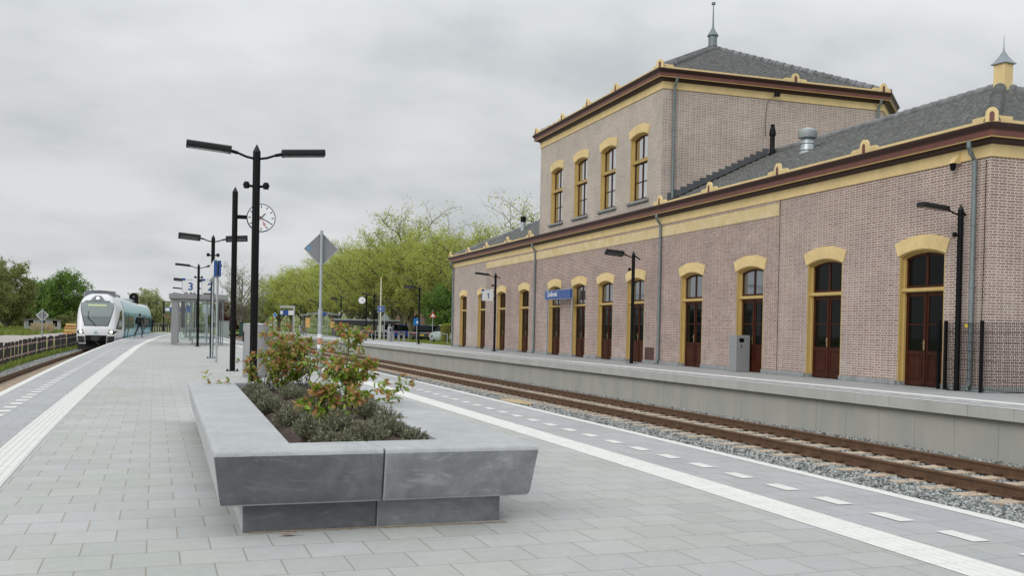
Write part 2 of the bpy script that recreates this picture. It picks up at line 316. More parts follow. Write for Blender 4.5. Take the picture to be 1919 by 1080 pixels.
def link(name,me,ms,parent=None,world=False,smooth=False,bevel=0,fix=True,seg=2):
    if isinstance(me,MB): me=me.mesh(name)
    if fix and len(me.polygons)<60000: fixn(me)
    for m in (ms if isinstance(ms,(list,tuple)) else [ms]): me.materials.append(m)
    o=bpy.data.objects.new(name,me); COL.objects.link(o)
    if parent is not None:
        o.parent=parent
        if world:
            loc=WL.get(parent.name,Vector(parent.location)); me.transform(Matrix.Translation(-loc))
            WL[o.name]=loc
    if smooth:
        me.polygons.foreach_set('use_smooth',[True]*len(me.polygons))
        if smooth!='all': me.set_sharp_from_angle(angle=R(38))
    if bevel:
        b=o.modifiers.new('bevel','BEVEL'); b.width=bevel; b.segments=seg; b.limit_method='ANGLE'; b.angle_limit=R(35); b.harden_normals=False
    return o
WL={}
def root(name,loc,label,cat,group=None,rz=0.):
    o=bpy.data.objects.new(name,None); COL.objects.link(o); o.location=loc; o.rotation_euler=(0,0,rz); o.empty_display_size=.2
    WL[o.name]=Vector(loc)
    return tag(o,label,cat,group)
def tag(o,label,cat,group=None):
    o['label']=label; o['category']=cat
    if group: o['group']=group
    return o
def struct(name,mb,m,**k):
    o=link(name,mb,m,**k); o['kind']='structure'; return o
def stuff(name,me,m,label,cat,**k):
    o=link(name,me,m,fix=False,**k); o['kind']='stuff'; tag(o,label,cat); return o
def dup(src,loc,rz=None,label=None,group=None,scale=None):
    def cp(o,par):
        c=o.copy(); COL.objects.link(c); c.parent=par
        for ch in o.children: cp(ch,c)
        return c
    r=cp(src,None); r.location=loc
    if rz is not None: r.rotation_euler=(0,0,rz)
    if scale: r.scale=scale
    if label: r['label']=label
    if group: r['group']=group
    return r
def text_mesh(s,size,ext=.002,bold=0.):
    c=bpy.data.curves.new('t','FONT'); c.body=s; c.size=size; c.extrude=ext; c.offset=bold; c.align_x='CENTER'; c.align_y='CENTER'
    o=bpy.data.objects.new('t',c); COL.objects.link(o); dg=bpy.context.evaluated_depsgraph_get(); dg.update()
    me=bpy.data.meshes.new_from_object(o.evaluated_get(dg)); bpy.data.objects.remove(o); return me
def put_text(name,s,size,m,parent,loc,facing,bold=0.):
    """facing '-y','-x','+x'"""
    me=text_mesh(s,size,.002,bold)
    rz={'-y':0,'-x':-PI/2,'+x':PI/2}[facing]
    me.transform(Matrix.Translation(loc)@Matrix.Rotation(rz,4,'Z')@Matrix.Rotation(PI/2,4,'X'))
    return link(name,me,m,parent,fix=False)
def qmesh(name,V):
    """V: (N,k,3) array of polygons"""
    n,k=V.shape[0],V.shape[1]; me=bpy.data.meshes.new(name)
    me.vertices.add(n*k); me.vertices.foreach_set('co',V.reshape(-1).astype(np.float32))
    me.loops.add(n*k); me.loops.foreach_set('vertex_index',np.arange(n*k,dtype=np.int32))
    me.polygons.add(n); me.polygons.foreach_set('loop_start',np.arange(0,n*k,k,dtype=np.int32)); me.polygons.foreach_set('loop_total',np.full(n,k,dtype=np.int32))
    me.update(calc_edges=True); return me
def grid_mesh(name,P):
    """P: (a,b,3)"""
    a,b=P.shape[:2]; me=bpy.data.meshes.new(name); me.vertices.add(a*b); me.vertices.foreach_set('co',P.reshape(-1).astype(np.float32))
    i=np.arange(a*b).reshape(a,b); q=np.stack([i[:-1,:-1],i[1:,:-1],i[1:,1:],i[:-1,1:]],-1).reshape(-1,4); n=len(q)
    me.loops.add(n*4); me.loops.foreach_set('vertex_index',q.reshape(-1).astype(np.int32))
    me.polygons.add(n); me.polygons.foreach_set('loop_start',np.arange(0,n*4,4,dtype=np.int32)); me.polygons.foreach_set('loop_total',np.full(n,4,dtype=np.int32))
    me.update(calc_edges=True); return me
def lerp_tab(tab,y):
    xs=[a for a,b in tab]; ys=[b for a,b in tab]; return float(np.interp(y,xs,ys))
# ------------------------------------------------------------------ plan of the place
def XL(y): return -4.22+(.000288 if y<88 else .0009)*(y-88)**2          # left edge of the island platform
XRt=[(-3,4.97),(5,4.965),(10,4.89),(14,4.82),(18,4.76),(26,4.59),(50,3.92),(67,3.38),(90,2.75),(112,2.25),(130,1.9)]
TLt=[(-3,-1.15),(4,-1.34),(10,-1.59),(20,-1.85),(50,-2.40),(65,-2.45),(91,-2.30),(110,-1.6),(118,-.9),(124,0.),(128,.8)]
def sm(tab):
    ys=np.linspace(tab[0][0],tab[-1][0],400); xs=np.interp(ys,[a for a,b in tab],[b for a,b in tab]); k=np.ones(21)/21
    xs2=np.convolve(np.pad(xs,10,mode='edge'),k,'valid'); return lambda y: float(np.interp(y,ys,xs2))
XR_=sm(XRt); TL=sm(TLt)
def XR(y): return XR_(y)
YE=126.
def XF(y): return 13.2-.02*y                                            # edge of the platform in front of the building
def XT(y): return 11.28-.0205*y - (.00006*(y-60)**2 if y>60 else 0)      # centre of the right track
def XLT(y): return XL(y)-1.66                                           # centre of the left track
def strip(name,fa,fb,y0,y1,z,m,step=1.0,thick=0.,zb=None):
    mb=MB(); n=max(1,int(round((y1-y0)/step))); ys=[y0+(y1-y0)*i/n for i in range(n+1)]
    vs=[]; fs=[]
    for y in ys: vs+=[(fa(y),y,z),(fb(y),y,z)]
    for i in range(n): fs.append((2*i,2*i+1,2*i+3,2*i+2))
    if thick:
        o=len(vs)
        for y in ys: vs+=[(fa(y),y,z-thick),(fb(y),y,z-thick)]
        for i in range(n): fs+=[(2*i,2*i+2,o+2*i+2,o+2*i),(2*i+1,o+2*i+1,o+2*i+3,2*i+3),(o+2*i,o+2*i+2,o+2*i+3,o+2*i+1)]
        fs+=[(0,o,o+1,1),(2*n,2*n+1,o+2*n+1,o+2*n)]
    mb.add(vs,fs); return struct(name,mb,m,fix=bool(thick))
# ground sheets
mb=MB(); mb.add([(-1500,-60,-1.06),(1500,-60,-1.06),(1500,2500,-1.06),(-1500,2500,-1.06)],[(0,1,2,3)]); struct('ground',mb,M['field'],fix=False)
Bt=lambda y: -.93
# ballast beds
strip('ballast_bed_right',lambda y:max(XR(min(y,YE))-.3,2.),lambda y:XF(y)+.3,-6,520,-.968,M['ballast'],2.)
strip('ballast_bed_left',lambda y:XLT(y)-2.1,lambda y:(XL(y)+.25 if y<YE else XLT(y)+2.),-6,190,-.968,M['ballast'],2.)
# island platform
strip('island_platform',lambda y:XL(y)+.0,lambda y:XR(y)-.0,-3,YE,0.,M['conc'],1.,thick=.21)
def wallstrip(name,f,sgn,y0,y1,z0,z1,inset,n_=1.0):
    mb=MB(); y=y0
    while y<y1:
        a,b=y+.004,y+n_-.004; xa,xb=f(a)+sgn*inset,f(b)+sgn*inset
        mb.add([(xa,a,z0),(xb,b,z0),(xb,b,z1),(xa,a,z1),(xa+sgn*.12,a,z0),(xb+sgn*.12,b,z0),(xb+sgn*.12,b,z1),(xa+sgn*.12,a,z1)],
               [(0,1,2,3),(4,7,6,5),(0,4,5,1),(3,2,6,7),(0,3,7,4),(1,5,6,2)]); y+=n_
    return struct(name,mb,M['concwall'])
wallstrip('island_platform_wall',XR,-1,-3,YE-1,-1.1,-.211,.12); wallstrip('island_platform_wall_left',XL,1,-3,YE-1,-1.1,-.211,.12)
strip('paving_middle',lambda y:TL(y)+.29,lambda y:XR(y)-1.365,-3,YE-.5,.004,M['pave'])
strip('paving_edge_right',lambda y:XR(y)-1.045,lambda y:XR(y)-.115,-3,YE-.5,.004,M['edge'])
strip('paving_edge_left',lambda y:XL(y)+.115,lambda y:TL(y)-.005,-3,YE-.5,.004,M['edge'])
strip('edge_line_right',lambda y:XR(y)-.113,lambda y:XR(y)+.003,-3,YE,.006,M['whiteconc'],1.)
strip('edge_line_left',lambda y:XL(y)-.003,lambda y:XL(y)+.113,-3,YE,.006,M['whiteconc'],1.)
def tactile(name,fa,w,y0,y1,ribs=5,tile=.3):
    mb=MB(); y=y0
    while y<y1:
        st=tile if y<30 else tile*4
        a,b=y+.0015,y+st-.0015; xa,xb=fa(a),fa(b)
        mb.add([(xa,a,.005),(xa+w,a,.005),(xb+w,b,.005),(xb,b,.005)],[(0,1,2,3)])
        if y<34:
            for k in range(ribs):
                c=(k+.5)/ribs*w; h=w/ribs*.30
                mb.add([(xa+c-h,a,.005),(xa+c+h,a,.005),(xb+c+h,b,.005),(xb+c-h,b,.005),(xa+c-h*.75,a,.0095),(xa+c+h*.75,a,.0095),(xb+c+h*.75,b,.0095),(xb+c-h*.75,b,.0095)],
                   [(4,5,6,7),(0,4,7,3),(1,2,6,5),(0,1,5,4),(3,7,6,2)])
        y+=st
    return struct(name,mb,M['whiteconc'],fix=False)
tactile('tactile_strip_right',lambda y:XR(y)-1.36,.31,-1,YE-1)
tactile('tactile_strip_left',lambda y:TL(y),.285,-1,YE-1)
def dashes(name,fx,y0,y1,z,per=.605,ln=.30,w=.122):
    mb=MB(); y=y0
    while y<y1:
        x=fx(y); s=(fx(y+1)-fx(y))*ln
        mb.add([(x-w/2,y,z),(x+w/2,y,z),(x+w/2+s,y+ln,z),(x-w/2+s,y+ln,z)],[(0,1,2,3)]); y+=per
    return struct(name,mb,M['whiteconc'],fix=False)
dashes('warning_dashes_right',lambda y:XR(y)-.675,-.34,YE-2,.008)
dashes('warning_dashes_left',lambda y:XL(y)+(.44 if y<13 else lerp_tab([(13,.46),(20,.54),(30,.66),(60,.86),(130,.95)],y)),.3,YE-2,.008,w=.15)
# building-side platform: lip slabs of one metre, wall panels, paving
mb=MB(); y=2.
while y<175:
    a,b=y+.004,y+.996; xa,xb=XF(a),XF(b); mb.add([(xa,a,-.21),(xb,b,-.21),(xb+.6,b,-.21),(xa+.6,a,-.21),(xa,a,0),(xb,b,0),(xb+.6,b,0),(xa+.6,a,0)],[(0,3,2,1),(4,5,6,7),(0,1,5,4),(1,2,6,5),(2,3,7,6),(3,0,4,7)]); y+=1
struct('platform_lip',mb,M['conc'],bevel=.008,seg=1)
wallstrip('platform_wall',XF,1,2.45,174,-1.1,-.212,.15)
mb=MB(); mb.add([(XF(2)+.3,2,-.01),(40,2,-.01),(40,17.2,-.01),(25.3,17.2,-.01),(25.3,62.5,-.01),(16.9,66,-.01),(16.3,175,-.01),(XF(175)+.3,175,-.01)],[tuple(range(8))]); struct('platform_base',mb,M['conc'],fix=False)
strip('platform_paving',lambda y:XF(y)+1.31,lambda y:16.5+(24 if y<16 else 0),2,175,.004,M['edge'],1.)
strip('platform_edge_paving',lambda y:XF(y)+.115,lambda y:XF(y)+.995,2,175,.004,M['edge'],1.)
strip('platform_edge_line',lambda y:XF(y)-.003,lambda y:XF(y)+.113,2,175,.006,M['whiteconc'],1.)
tactile('platform_tactile_strip',lambda y:XF(y)+1.0,.30,8,172)
dashes('platform_warning_dashes',lambda y:XF(y)+.6,4,170,.008)
mb=MB(); mb.add([(16.3,62.1,-.10),(60,58,-.14),(400,40,-.3),(400,700,-.3),(12,700,-.3),(10,180,-.2),(16.3,174,-.10)],[tuple(range(7))]); struct('lawn',mb,M['grass'],fix=False)
mb=MB(); mb.add([(XT(400)+3,172,-.94),(XT(400)+3,700,-.94),(12,700,-.3),(16.2,172,-.12)],[(0,1,2,3)]); struct('grass_bank',mb,M['grass'],fix=False)
# asphalt street with parked cars behind the lawn
mb=MB(); c=[PD(700,128),PD(870,98),PD(960,90)]
mb.add([(18,112,-.08),(31,88,-.08),(60,62,-.08),(140,62,-.08),(140,92,-.08),(48,98,-.08),(24,140,-.08)],[tuple(range(7))]); struct('street',mb,mat('asphalt',(.09,.09,.092),.9,var=.15),fix=False)
# left side: verge, sand road
strip('verge',lambda y:XLT(y)-3.4,lambda y:XLT(y)-1.95,10,190,-.90,M['grass'],2.)
mb=MB()
pts=[(30,-11.2,-15.5),(60,-12.2,-17),(94,-14.3,-20),(112,-16,-22.5),(150,-16.2,-23.5),(184,-15.6,-23),(230,-12,-20),(300,-6,-14)]
vs=[];fs=[]
for y,a,b in pts: vs+=[(a,y,-.97),(b,y,-.97)]
for i in range(len(pts)-1): fs.append((2*i,2*i+1,2*i+3,2*i+2))
mb.add(vs,fs); struct('sand_road',mb,M['gravelroad'],fix=False)
# ------------------------------------------------------------------ railway tracks
def railway(name,fc,y0,y1,label,nsl0,cr=.75):
    t=root(name,(0,0,0),label,'railway track')
    prof=[(-.070,-.93),(.070,-.93),(.070,-.918),(.013,-.90),(.011,-.80),(.035,-.795),(.036,-.765),(.030,-.76),(-.030,-.76),(-.036,-.765),(-.035,-.795),(-.011,-.80),(-.013,-.90),(-.070,-.918)]
    for sg in (-1,1):
        mb=MB(); ys=list(np.arange(y0,min(90,y1),2.5))+list(np.arange(min(90,y1),y1+1,8.)); n=len(prof); vs=[];fs=[]
        for y in ys: vs+=[(fc(y)+sg*cr+a,y,z) for a,z in prof]
        for i in range(len(ys)-1): fs+=[(i*n+k,i*n+(k+1)%n,(i+1)*n+(k+1)%n,(i+1)*n+k) for k in range(n)]
        mb.add(vs,fs); me=mb.mesh('rail'); me.materials.append(M['rail']); me.materials.append(M['railtop'])
        for p in me.polygons:
            if p.normal.z>.8 and p.center.z>-.77: p.material_index=1
        o=bpy.data.objects.new('rail',me); COL.objects.link(o); o.parent=t; fixn(me)
    sb=MB(); sb.box(-1.28,1.28,-.13,.13,-1.05,-.936); sb.box(-.92,-.58,-.12,.12,-.936,-.928); sb.box(.58,.92,-.12,.12,-.936,-.928)
    cb=MB()
    for c in (-.75,.75):
        for s_ in (-1,1):
            cb.box(c+s_*.085-.03,c+s_*.085+.03,-.07,.07,-.93,-.90); cb.tube([(c+s_*.10,-.02,-.93),(c+s_*.10,-.02,-.868)],.017,6); cb.tube([(c+s_*.06,.05,-.90),(c+s_*.12,.05,-.885),(c+s_*.12,-.06,-.885),(c+s_*.06,-.06,-.90)],.012,5)
    for f,m_ in zip(cb.f,cb.m): sb.f.append(tuple(i+len(sb.v) for i in f)); sb.m.append(1)
    sb.v+=cb.v; me=sb.mesh('sleeper'); me.materials.append(M['sleeper']); me.materials.append(M['clip'])
    y=nsl0; k=0; far=MB(); random.seed(3)
    while y<min(y1,300):
        x=fc(y); 
        if k<98:
            o=bpy.data.objects.new('sleeper',me); COL.objects.link(o); o.parent=t; o.location=(x,y,random.uniform(-.006,.004)); o.rotation_euler=(0,0,random.uniform(-.01,.01)+.02)
        else: far.box(x-1.28,x+1.28,y-.13,y+.13,-1.0,-.936)
        y+=.6; k+=1
    o=link('distant_sleepers',far,M['sleeper'],t); o['kind']='stuff'
    return t
rt_=railway('railway_track',XT,-2,520,'rusty rails on sandy sleepers in front of the brick station building',7.2)
lt_=railway('railway_track',XLT,4,190,'rusty track at the left under the arriving white train',24.)
# loose stones on top of the ballast, nearer part
def stones(name,regions,seed,m):
    rg=np.random.default_rng(seed); P=[]
    for (fa,fb,y0,y1,n,zo) in regions:
        y=y0+(y1-y0)*rg.random(n)**1.35; u=rg.random(n); a=np.array([fa(t) for t in y]); b=np.array([fb(t) for t in y]); P.append(np.stack([a+(b-a)*u,y,np.full(n,-.960)+rg.random(n)*.010+zo],1))
    P=np.concatenate(P); n=len(P); ico=np.array([(1,0,0),(-1,0,0),(0,1,0),(0,-1,0),(0,0,1),(0,0,-1)],float)
    F=np.array([(0,2,4),(2,1,4),(1,3,4),(3,0,4),(2,0,5),(1,2,5),(3,1,5),(0,3,5)])
    r=.018+.020*rg.random((n,1,1)); V=ico[None]*r*(1+.6*(rg.random((n,6,3))-.5))*np.array([1.2,1.,.8])
    V+=r*.35*(rg.random((n,6,3))-.5)
    a=rg.random(n)*2*PI; b=rg.random(n)*1.2-.6; ca,sa,cb,sb=np.cos(a),np.sin(a),np.cos(b),np.sin(b)
    Rm=np.stack([np.stack([ca,-sa*cb,sa*sb],1),np.stack([sa,ca*cb,-ca*sb],1),np.stack([np.zeros(n),sb,cb],1)],1)
    V=np.einsum('nij,nkj->nki',Rm,V)+P[:,None]
    me=bpy.data.meshes.new(name); me.vertices.add(n*6); me.vertices.foreach_set('co',V.reshape(-1).astype(np.float32))
    q=(F[None]+np.arange(n)[:,None,None]*6).reshape(-1); me.loops.add(len(q)); me.loops.foreach_set('vertex_index',q.astype(np.int32)); k=len(q)//3
    me.polygons.add(k); me.polygons.foreach_set('loop_start',np.arange(0,k*3,3,dtype=np.int32)); me.polygons.foreach_set('loop_total',np.full(k,3,dtype=np.int32)); me.update(calc_edges=True)
    o=stuff(name,me,m,'loose grey ballast stones lying beside and between the rusty rails','ballast'); return o
stones('ballast_stones',[(lambda y:XT(y)-3.6,lambda y:XT(y)-.85,8.5,40,26000,.0),(lambda y:XT(y)-.66,lambda y:XT(y)+.66,8.5,36,6500,-.004),(lambda y:XT(y)+.84,lambda y:XF(y)+.14,8.5,45,9000,.03),(lambda y:XLT(y)-1.9,lambda y:XLT(y)-.86,24,85,12000,.02)],5,M['stones'])
# small sand patch on the ballast
gs=G(968,752,-.93); mb=MB(); rg=random.Random(8)
mb.add([(gs[0],gs[1],-.90)]+[(gs[0]+math.cos(t/12*2*PI)*(.32+.1*rg.random()),gs[1]+math.sin(t/12*2*PI)*(1.0+.4*rg.random()),-.935) for t in range(12)],[(0,i+1,(i+1)%12+1) for i in range(12)])
tag(link('sand_pile',mb,mat('yellow_sand',(.50,.38,.23),1.,var=.15,vs=20)),'low patch of yellow sand spilled on the ballast beside the near rail','sand')
# ------------------------------------------------------------------ station building
BX=16.2; Y0,Y1=17.05,62.03; YA,YB=32.67,45.75
bld=root('station_building',(BX,Y0,0),'long brick railway station with cream bands, arched brown doors and a raised middle block','building')
DO=[(18.34,19.85),(22.04,23.57),(25.73,27.25),(29.40,30.94),(33.82,35.36),(36.72,38.24),(39.59,41.11),(42.60,44.14),(47.07,48.59),(50.90,52.42),(54.74,56.28),(58.80,60.34)]
WI=[(33.82,35.35),(36.74,38.27),(39.72,41.24),(42.68,44.20)]
RISE=.13
def arc(a,b,zs,n=14,r=0.):
    w=b-a; Rr=(w*w/4+RISE*RISE)/(2*RISE); cz=zs+RISE-Rr; t=math.asin(w/2/Rr); c=(a+b)/2
    return [(c+(Rr+r)*math.sin(-t+2*t*i/n),cz+(Rr+r)*math.cos(-t+2*t*i/n)) for i in range(n+1)]
def facade(x,y0,y1,z0,z1,ops,m,name='wall'):
    mb=MB(); cur=y0; q=lambda a,b,c,d: mb.add([(x,a,c),(x,b,c),(x,b,d),(x,a,d)],[(0,3,2,1)])
    for (a,b,zb,zs) in sorted(ops):
        q(cur,a,z0,z1)
        if zb>z0: q(a,b,z0,zb)
        P=arc(a,b,zs)
        for (p,q2) in zip(P[:-1],P[1:]): mb.add([(x,p[0],p[1]),(x,q2[0],q2[1]),(x,q2[0],z1),(x,p[0],z1)],[(0,3,2,1)])
        cur=b
    q(cur,y1,z0,z1)
    return link(name,mb,m,bld,world=True,fix=False)
ZS=3.09
ops=[(a,b,0.,ZS) for a,b in DO]
facade(BX,Y0,24.97,0,5.4,[o for o in ops if o[1]<24.97],M['brick_near'])
facade(BX-.02,24.97,54.60,0,5.4,[o for o in ops if 24.97<o[0]<54.6],M['brick_mid'])
facade(BX,54.60,Y1,0,5.4,[o for o in ops if o[0]>54.6],M['brick_far'])
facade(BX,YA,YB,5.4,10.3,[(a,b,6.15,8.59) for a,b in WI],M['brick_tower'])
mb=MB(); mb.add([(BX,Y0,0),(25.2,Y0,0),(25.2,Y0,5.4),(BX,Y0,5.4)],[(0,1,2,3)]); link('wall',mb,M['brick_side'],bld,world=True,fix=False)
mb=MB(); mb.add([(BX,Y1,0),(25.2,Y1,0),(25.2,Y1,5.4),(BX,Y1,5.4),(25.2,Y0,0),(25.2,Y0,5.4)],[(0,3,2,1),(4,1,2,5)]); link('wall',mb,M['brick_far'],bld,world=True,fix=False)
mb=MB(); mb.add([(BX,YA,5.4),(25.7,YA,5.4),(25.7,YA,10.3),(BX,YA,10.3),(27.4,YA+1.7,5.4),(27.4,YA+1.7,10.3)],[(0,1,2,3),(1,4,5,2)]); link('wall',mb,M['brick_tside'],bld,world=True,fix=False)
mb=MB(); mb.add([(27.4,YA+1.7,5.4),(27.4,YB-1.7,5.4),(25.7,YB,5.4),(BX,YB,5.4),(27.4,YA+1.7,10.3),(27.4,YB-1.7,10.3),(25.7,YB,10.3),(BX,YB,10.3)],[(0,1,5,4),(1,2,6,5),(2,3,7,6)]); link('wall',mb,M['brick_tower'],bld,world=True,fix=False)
# brick course of headers under the cream band is part of the wall; cream second band between the steps
mb=MB(); mb.box(BX-.045,BX-.02,25.0,54.57,4.60,4.96); link('plaster_band',mb,M['creamold'],bld,world=True)
# plinth stones between the doors
mb=MB(); cur=Y0-.04
for a,b in DO+[(Y1+.04,0)]:
    link('plinth_stone',MB().box(BX-.07,BX-.021,cur,a-.0,0,.13),M['stone'],bld,world=True,bevel=.015,seg=1); cur=b
link('plinth_stone',MB().box(BX-.07,25.2,Y0-.06,Y0-.002,0,.13),M['stone'],bld,world=True,bevel=.015,seg=1)
def sweep(name,poly,prof,m,smooth=False):
    n=len(poly); mb=MB(); P=[Vector(p) for p in poly]; k=len(prof); vs=[]
    for i in range(n):
        a,b,c=P[i-1],P[i],P[(i+1)%n]; d1=(b-a).normalized(); d2=(c-b).normalized(); n1=Vector((d1.y,-d1.x)); n2=Vector((d2.y,-d2.x)); mt=(n1+n2)/(1+n1.dot(n2))
        vs+=[(b.x+mt.x*o,b.y+mt.y*o,z) for o,z in prof]
    fs=[]
    for i in range(n):
        j=(i+1)%n; fs+=[(i*k+q,j*k+q,j*k+q+1,i*k+q+1) for q in range(k-1)]
    mb.add(vs,fs); return link(name,mb,m,bld,world=True,fix=False,smooth=smooth)
low=[(BX,Y0),(25.2,Y0),(25.2,Y1),(BX,Y1)]; tow=[(BX,YA),(25.7,YA),(27.4,YA+1.7),(27.4,YB-1.7),(25.7,YB),(BX,YB)]
for poly,dz in ((low,0.),(tow,4.94)):
    D=lambda pr:[(o,z+dz) for o,z in pr]
    sweep('cream_band',poly,D([(0.,5.05),(.035,5.05),(.035,5.31)]),M['cream'])
    sweep('moulding',poly,D([(.0,5.31),(.06,5.31),(.07,5.345),(.10,5.36),(.13,5.385),(.135,5.41),(.27,5.41),(.27,5.416)]),M['browndk'])
    sweep('cornice_bead',poly,D([(.24,5.408),(.283,5.408),(.283,5.424),(.272,5.424)]),M['ochre'])
    sweep('fascia',poly,D([(.272,5.424),(.272,5.555),(.285,5.56)]),M['brownf'])
    sweep('gutter_moulding',poly,D([(.285,5.56),(.29,5.585),(.315,5.61),(.345,5.65),(.355,5.685),(.355,5.70),(.15,5.70)]),M['browndk'])
# cream parapet with little arched ornaments
def parapet(pts,dz,bumps,name='parapet'):
    (ax,ay),(bx,by)=pts; d=Vector((bx-ax,by-ay)); ln=d.length; d.normalize(); nrm=Vector((d.y,-d.x)); mb=MB()
    z0=5.70+dz
    def slab(u0,u1,z1,w0=-.03,w1=.03):
        c=[(ax+d.x*u+nrm.x*w,ay+d.y*u+nrm.y*w) for u,w in ((u0,w0),(u1,w0),(u1,w1),(u0,w1))]
        mb.add([(x,y,z0) for x,y in c]+[(x,y,z1) for x,y in c],[(0,3,2,1),(4,5,6,7),(0,1,5,4),(1,2,6,5),(2,3,7,6),(3,0,4,7)])
    slab(0,ln,z0+.075)
    nbs=[]
    for u in bumps:
        out=[(-.5,.07),(-.48,.12),(-.42,.15),(-.19,.15),(-.155,.17)]+[(-.155*math.cos(t),.18+.155*math.sin(t)*1.1) for t in [i/8*PI for i in range(1,8)]]+[(.155,.17),(.19,.15),(.42,.15),(.48,.12),(.5,.07)]
        P=[(max(-u,min(ln-u,p)),z) for p,z in out]; n=len(P)
        for s_,w in ((1,.034),(-1,-.034)):
            pass
        vs=[(ax+d.x*(u+p)+nrm.x*w,ay+d.y*(u+p)+nrm.y*w,z0+z) for w in (.034,-.034) for p,z in P]
        mb.add(vs,[tuple(range(n)),tuple(range(n,2*n))[::-1]]+[(i,i+n,i+1+n,i+1) for i in range(n-1)])
        Q=[(-.055,.02),(-.055,.18)]+[(-.055*math.cos(t),.18+.07*math.sin(t)) for t in (PI/4,PI/2,3*PI/4)]+[(.055,.18),(.055,.02)]
        Q=[(p,z) for p,z in Q]; n=len(Q)
        vs=[(ax+d.x*(u+p)+nrm.x*w,ay+d.y*(u+p)+nrm.y*w,z0+z) for w in (.040,.02) for p,z in Q]
        nb=MB(); nbs.append(nb); nb.add(vs,[tuple(range(n)),tuple(range(n,2*n))[::-1]]+[(i,(i+1)%n,n+(i+1)%n,n+i) for i in range(n)])
    p=link(name,mb,M['cream'],bld,world=True)
    for nb in nbs: link('ornament_niche',nb,M['brownf'],p,world=True)
o_=.27
def corner_ornament(x,y,dz):
    z0=5.70+dz; mb=MB(); r=.125; d=Vector((1,-1)).normalized(); nrm=Vector((-1,-1)).normalized()
    P=[(-r,0),(-r,.17)]+[(-r*math.cos(t),.17+r*1.1*math.sin(t)) for t in [i/8*PI for i in range(1,8)]]+[(r,.17),(r,0)]; n=len(P)
    vs=[(x+d.x*p+nrm.x*w,y+d.y*p+nrm.y*w,z0+z) for w in (.05,-.06) for p,z in P]; mb.add(vs,[tuple(range(n)),tuple(range(n,2*n))[::-1]]+[(i,(i+1)%n,n+(i+1)%n,n+i) for i in range(n)])
    mb.box(x-.034,x+.034,y+.1,y+.52,z0,z0+.15); mb.box(x+.1,x+.52,y-.034,y+.034,z0,z0+.15)
    o=link('corner_ornament',mb,M['cream'],bld,world=True,bevel=.006,seg=1)
    r=.048; P=[(-r,.02),(-r,.16)]+[(-r*math.cos(t),.16+r*1.3*math.sin(t)) for t in (PI/4,PI/2,3*PI/4)]+[(r,.16),(r,.02)]; n=len(P)
    vs=[(x+d.x*p+nrm.x*w,y+d.y*p+nrm.y*w,z0+z) for w in (.056,.03) for p,z in P]; m2=MB(); m2.add(vs,[tuple(range(n)),tuple(range(n,2*n))[::-1]]+[(i,(i+1)%n,n+(i+1)%n,n+i) for i in range(n)]); link('ornament_niche',m2,M['brownf'],o,world=True)
parapet(((BX-o_,YA-.02),(BX-o_,Y0-o_)),0.,[.45,4.0,7.93,11.75])
parapet(((BX-o_,Y0-o_),(25.2+o_,Y0-o_)),0.,[4.9,9.0])
parapet(((BX-o_,Y1+o_),(BX-o_,YB+.02)),0.,[.3,4.6,8.4,12.3,15.9])
parapet(((BX-o_,YB+o_),(BX-o_,YA-o_)),4.94,[.3,3.8,6.8,9.75])
parapet(((BX-o_,YA-o_),(25.7+.1,YA-o_)),4.94,[5.6,9.55])
corner_ornament(BX-o_,Y0-o_,0.); corner_ornament(BX-o_,YA-o_,4.94)
# roofs
def tiled(O,u,v,ul,vl,inside,name='roof',du=.045,rows=.30):
    O,u,v=np.array(O,float),np.array(u,float),np.array(v,float); u/=np.linalg.norm(u); v/=np.linalg.norm(v); n=np.cross(u,v)
    if n[2]<0: n=-n
    U=np.arange(0,ul+du,du); V=[]
    k=0
    while k*rows<vl: V+=[(k*rows,.035),(k*rows+rows*.97,.0)]; k+=1
    Vv=np.array([a for a,b in V]); Vh=np.array([b for a,b in V]); UU,VV=np.meshgrid(U,Vv,indexing='ij')
    H=np.tile(Vh,(len(U),1))+.022*np.sin(UU/.235*2*PI)+.008*np.sin(UU/.235*4*PI+1)
    rg=np.random.default_rng(int(ul*100)); H+=.006*(rg.random(H.shape)-.5)
    P=O+UU[...,None]*u+VV[...,None]*v+H[...,None]*n
    a,b=P.shape[:2]; i=np.arange(a*b).reshape(a,b); q=np.stack([i[:-1,:-1],i[1:,:-1],i[1:,1:],i[:-1,1:]],-1)
    cu=(U[:-1,None]+U[1:,None])/2; cv=(Vv[None,:-1]+Vv[None,1:])/2
    keep=inside(cu+0*cv,cv+0*cu); q=q[keep]; nq=len(q); me=bpy.data.meshes.new(name)
    me.vertices.add(a*b); me.vertices.foreach_set('co',P.reshape(-1).astype(np.float32)); me.loops.add(nq*4); me.loops.foreach_set('vertex_index',q.reshape(-1).astype(np.int32))
    me.polygons.add(nq); me.polygons.foreach_set('loop_start',np.arange(0,nq*4,4,dtype=np.int32)); me.polygons.foreach_set('loop_total',np.full(nq,4,dtype=np.int32)); me.update(calc_edges=True)
    return link(name,me,M['tiles'],bld,world=True,fix=False)
RX,RZ=20.7,7.93; EX=BX-.2; EZ=5.66; rise=RZ-EZ; run=RX-EX; sl=math.hypot(rise,run); HY0=Y0-.2; HY1=Y1+.2
hipA=HY0+run; hipB=HY1-run
L1_=YA-HY0
tiled((EX,YA,EZ),(0,-1,0),(run,0,rise),L1_,sl,lambda a,b:(L1_-a)>=b*run/sl-.02)
L2_=HY1-YB
tiled((EX,HY1,EZ),(0,-1,0),(run,0,rise),L2_,sl,lambda a,b:a>=b*run/sl-.02)
w_=2*(RX-EX)
tiled((EX,HY0,EZ),(1,0,0),(0,run,rise),w_,sl,lambda a,b:(a>=b*run/sl-.02)&(a<=w_-b*run/sl+.02))
mb=MB(); XB=2*RX-EX
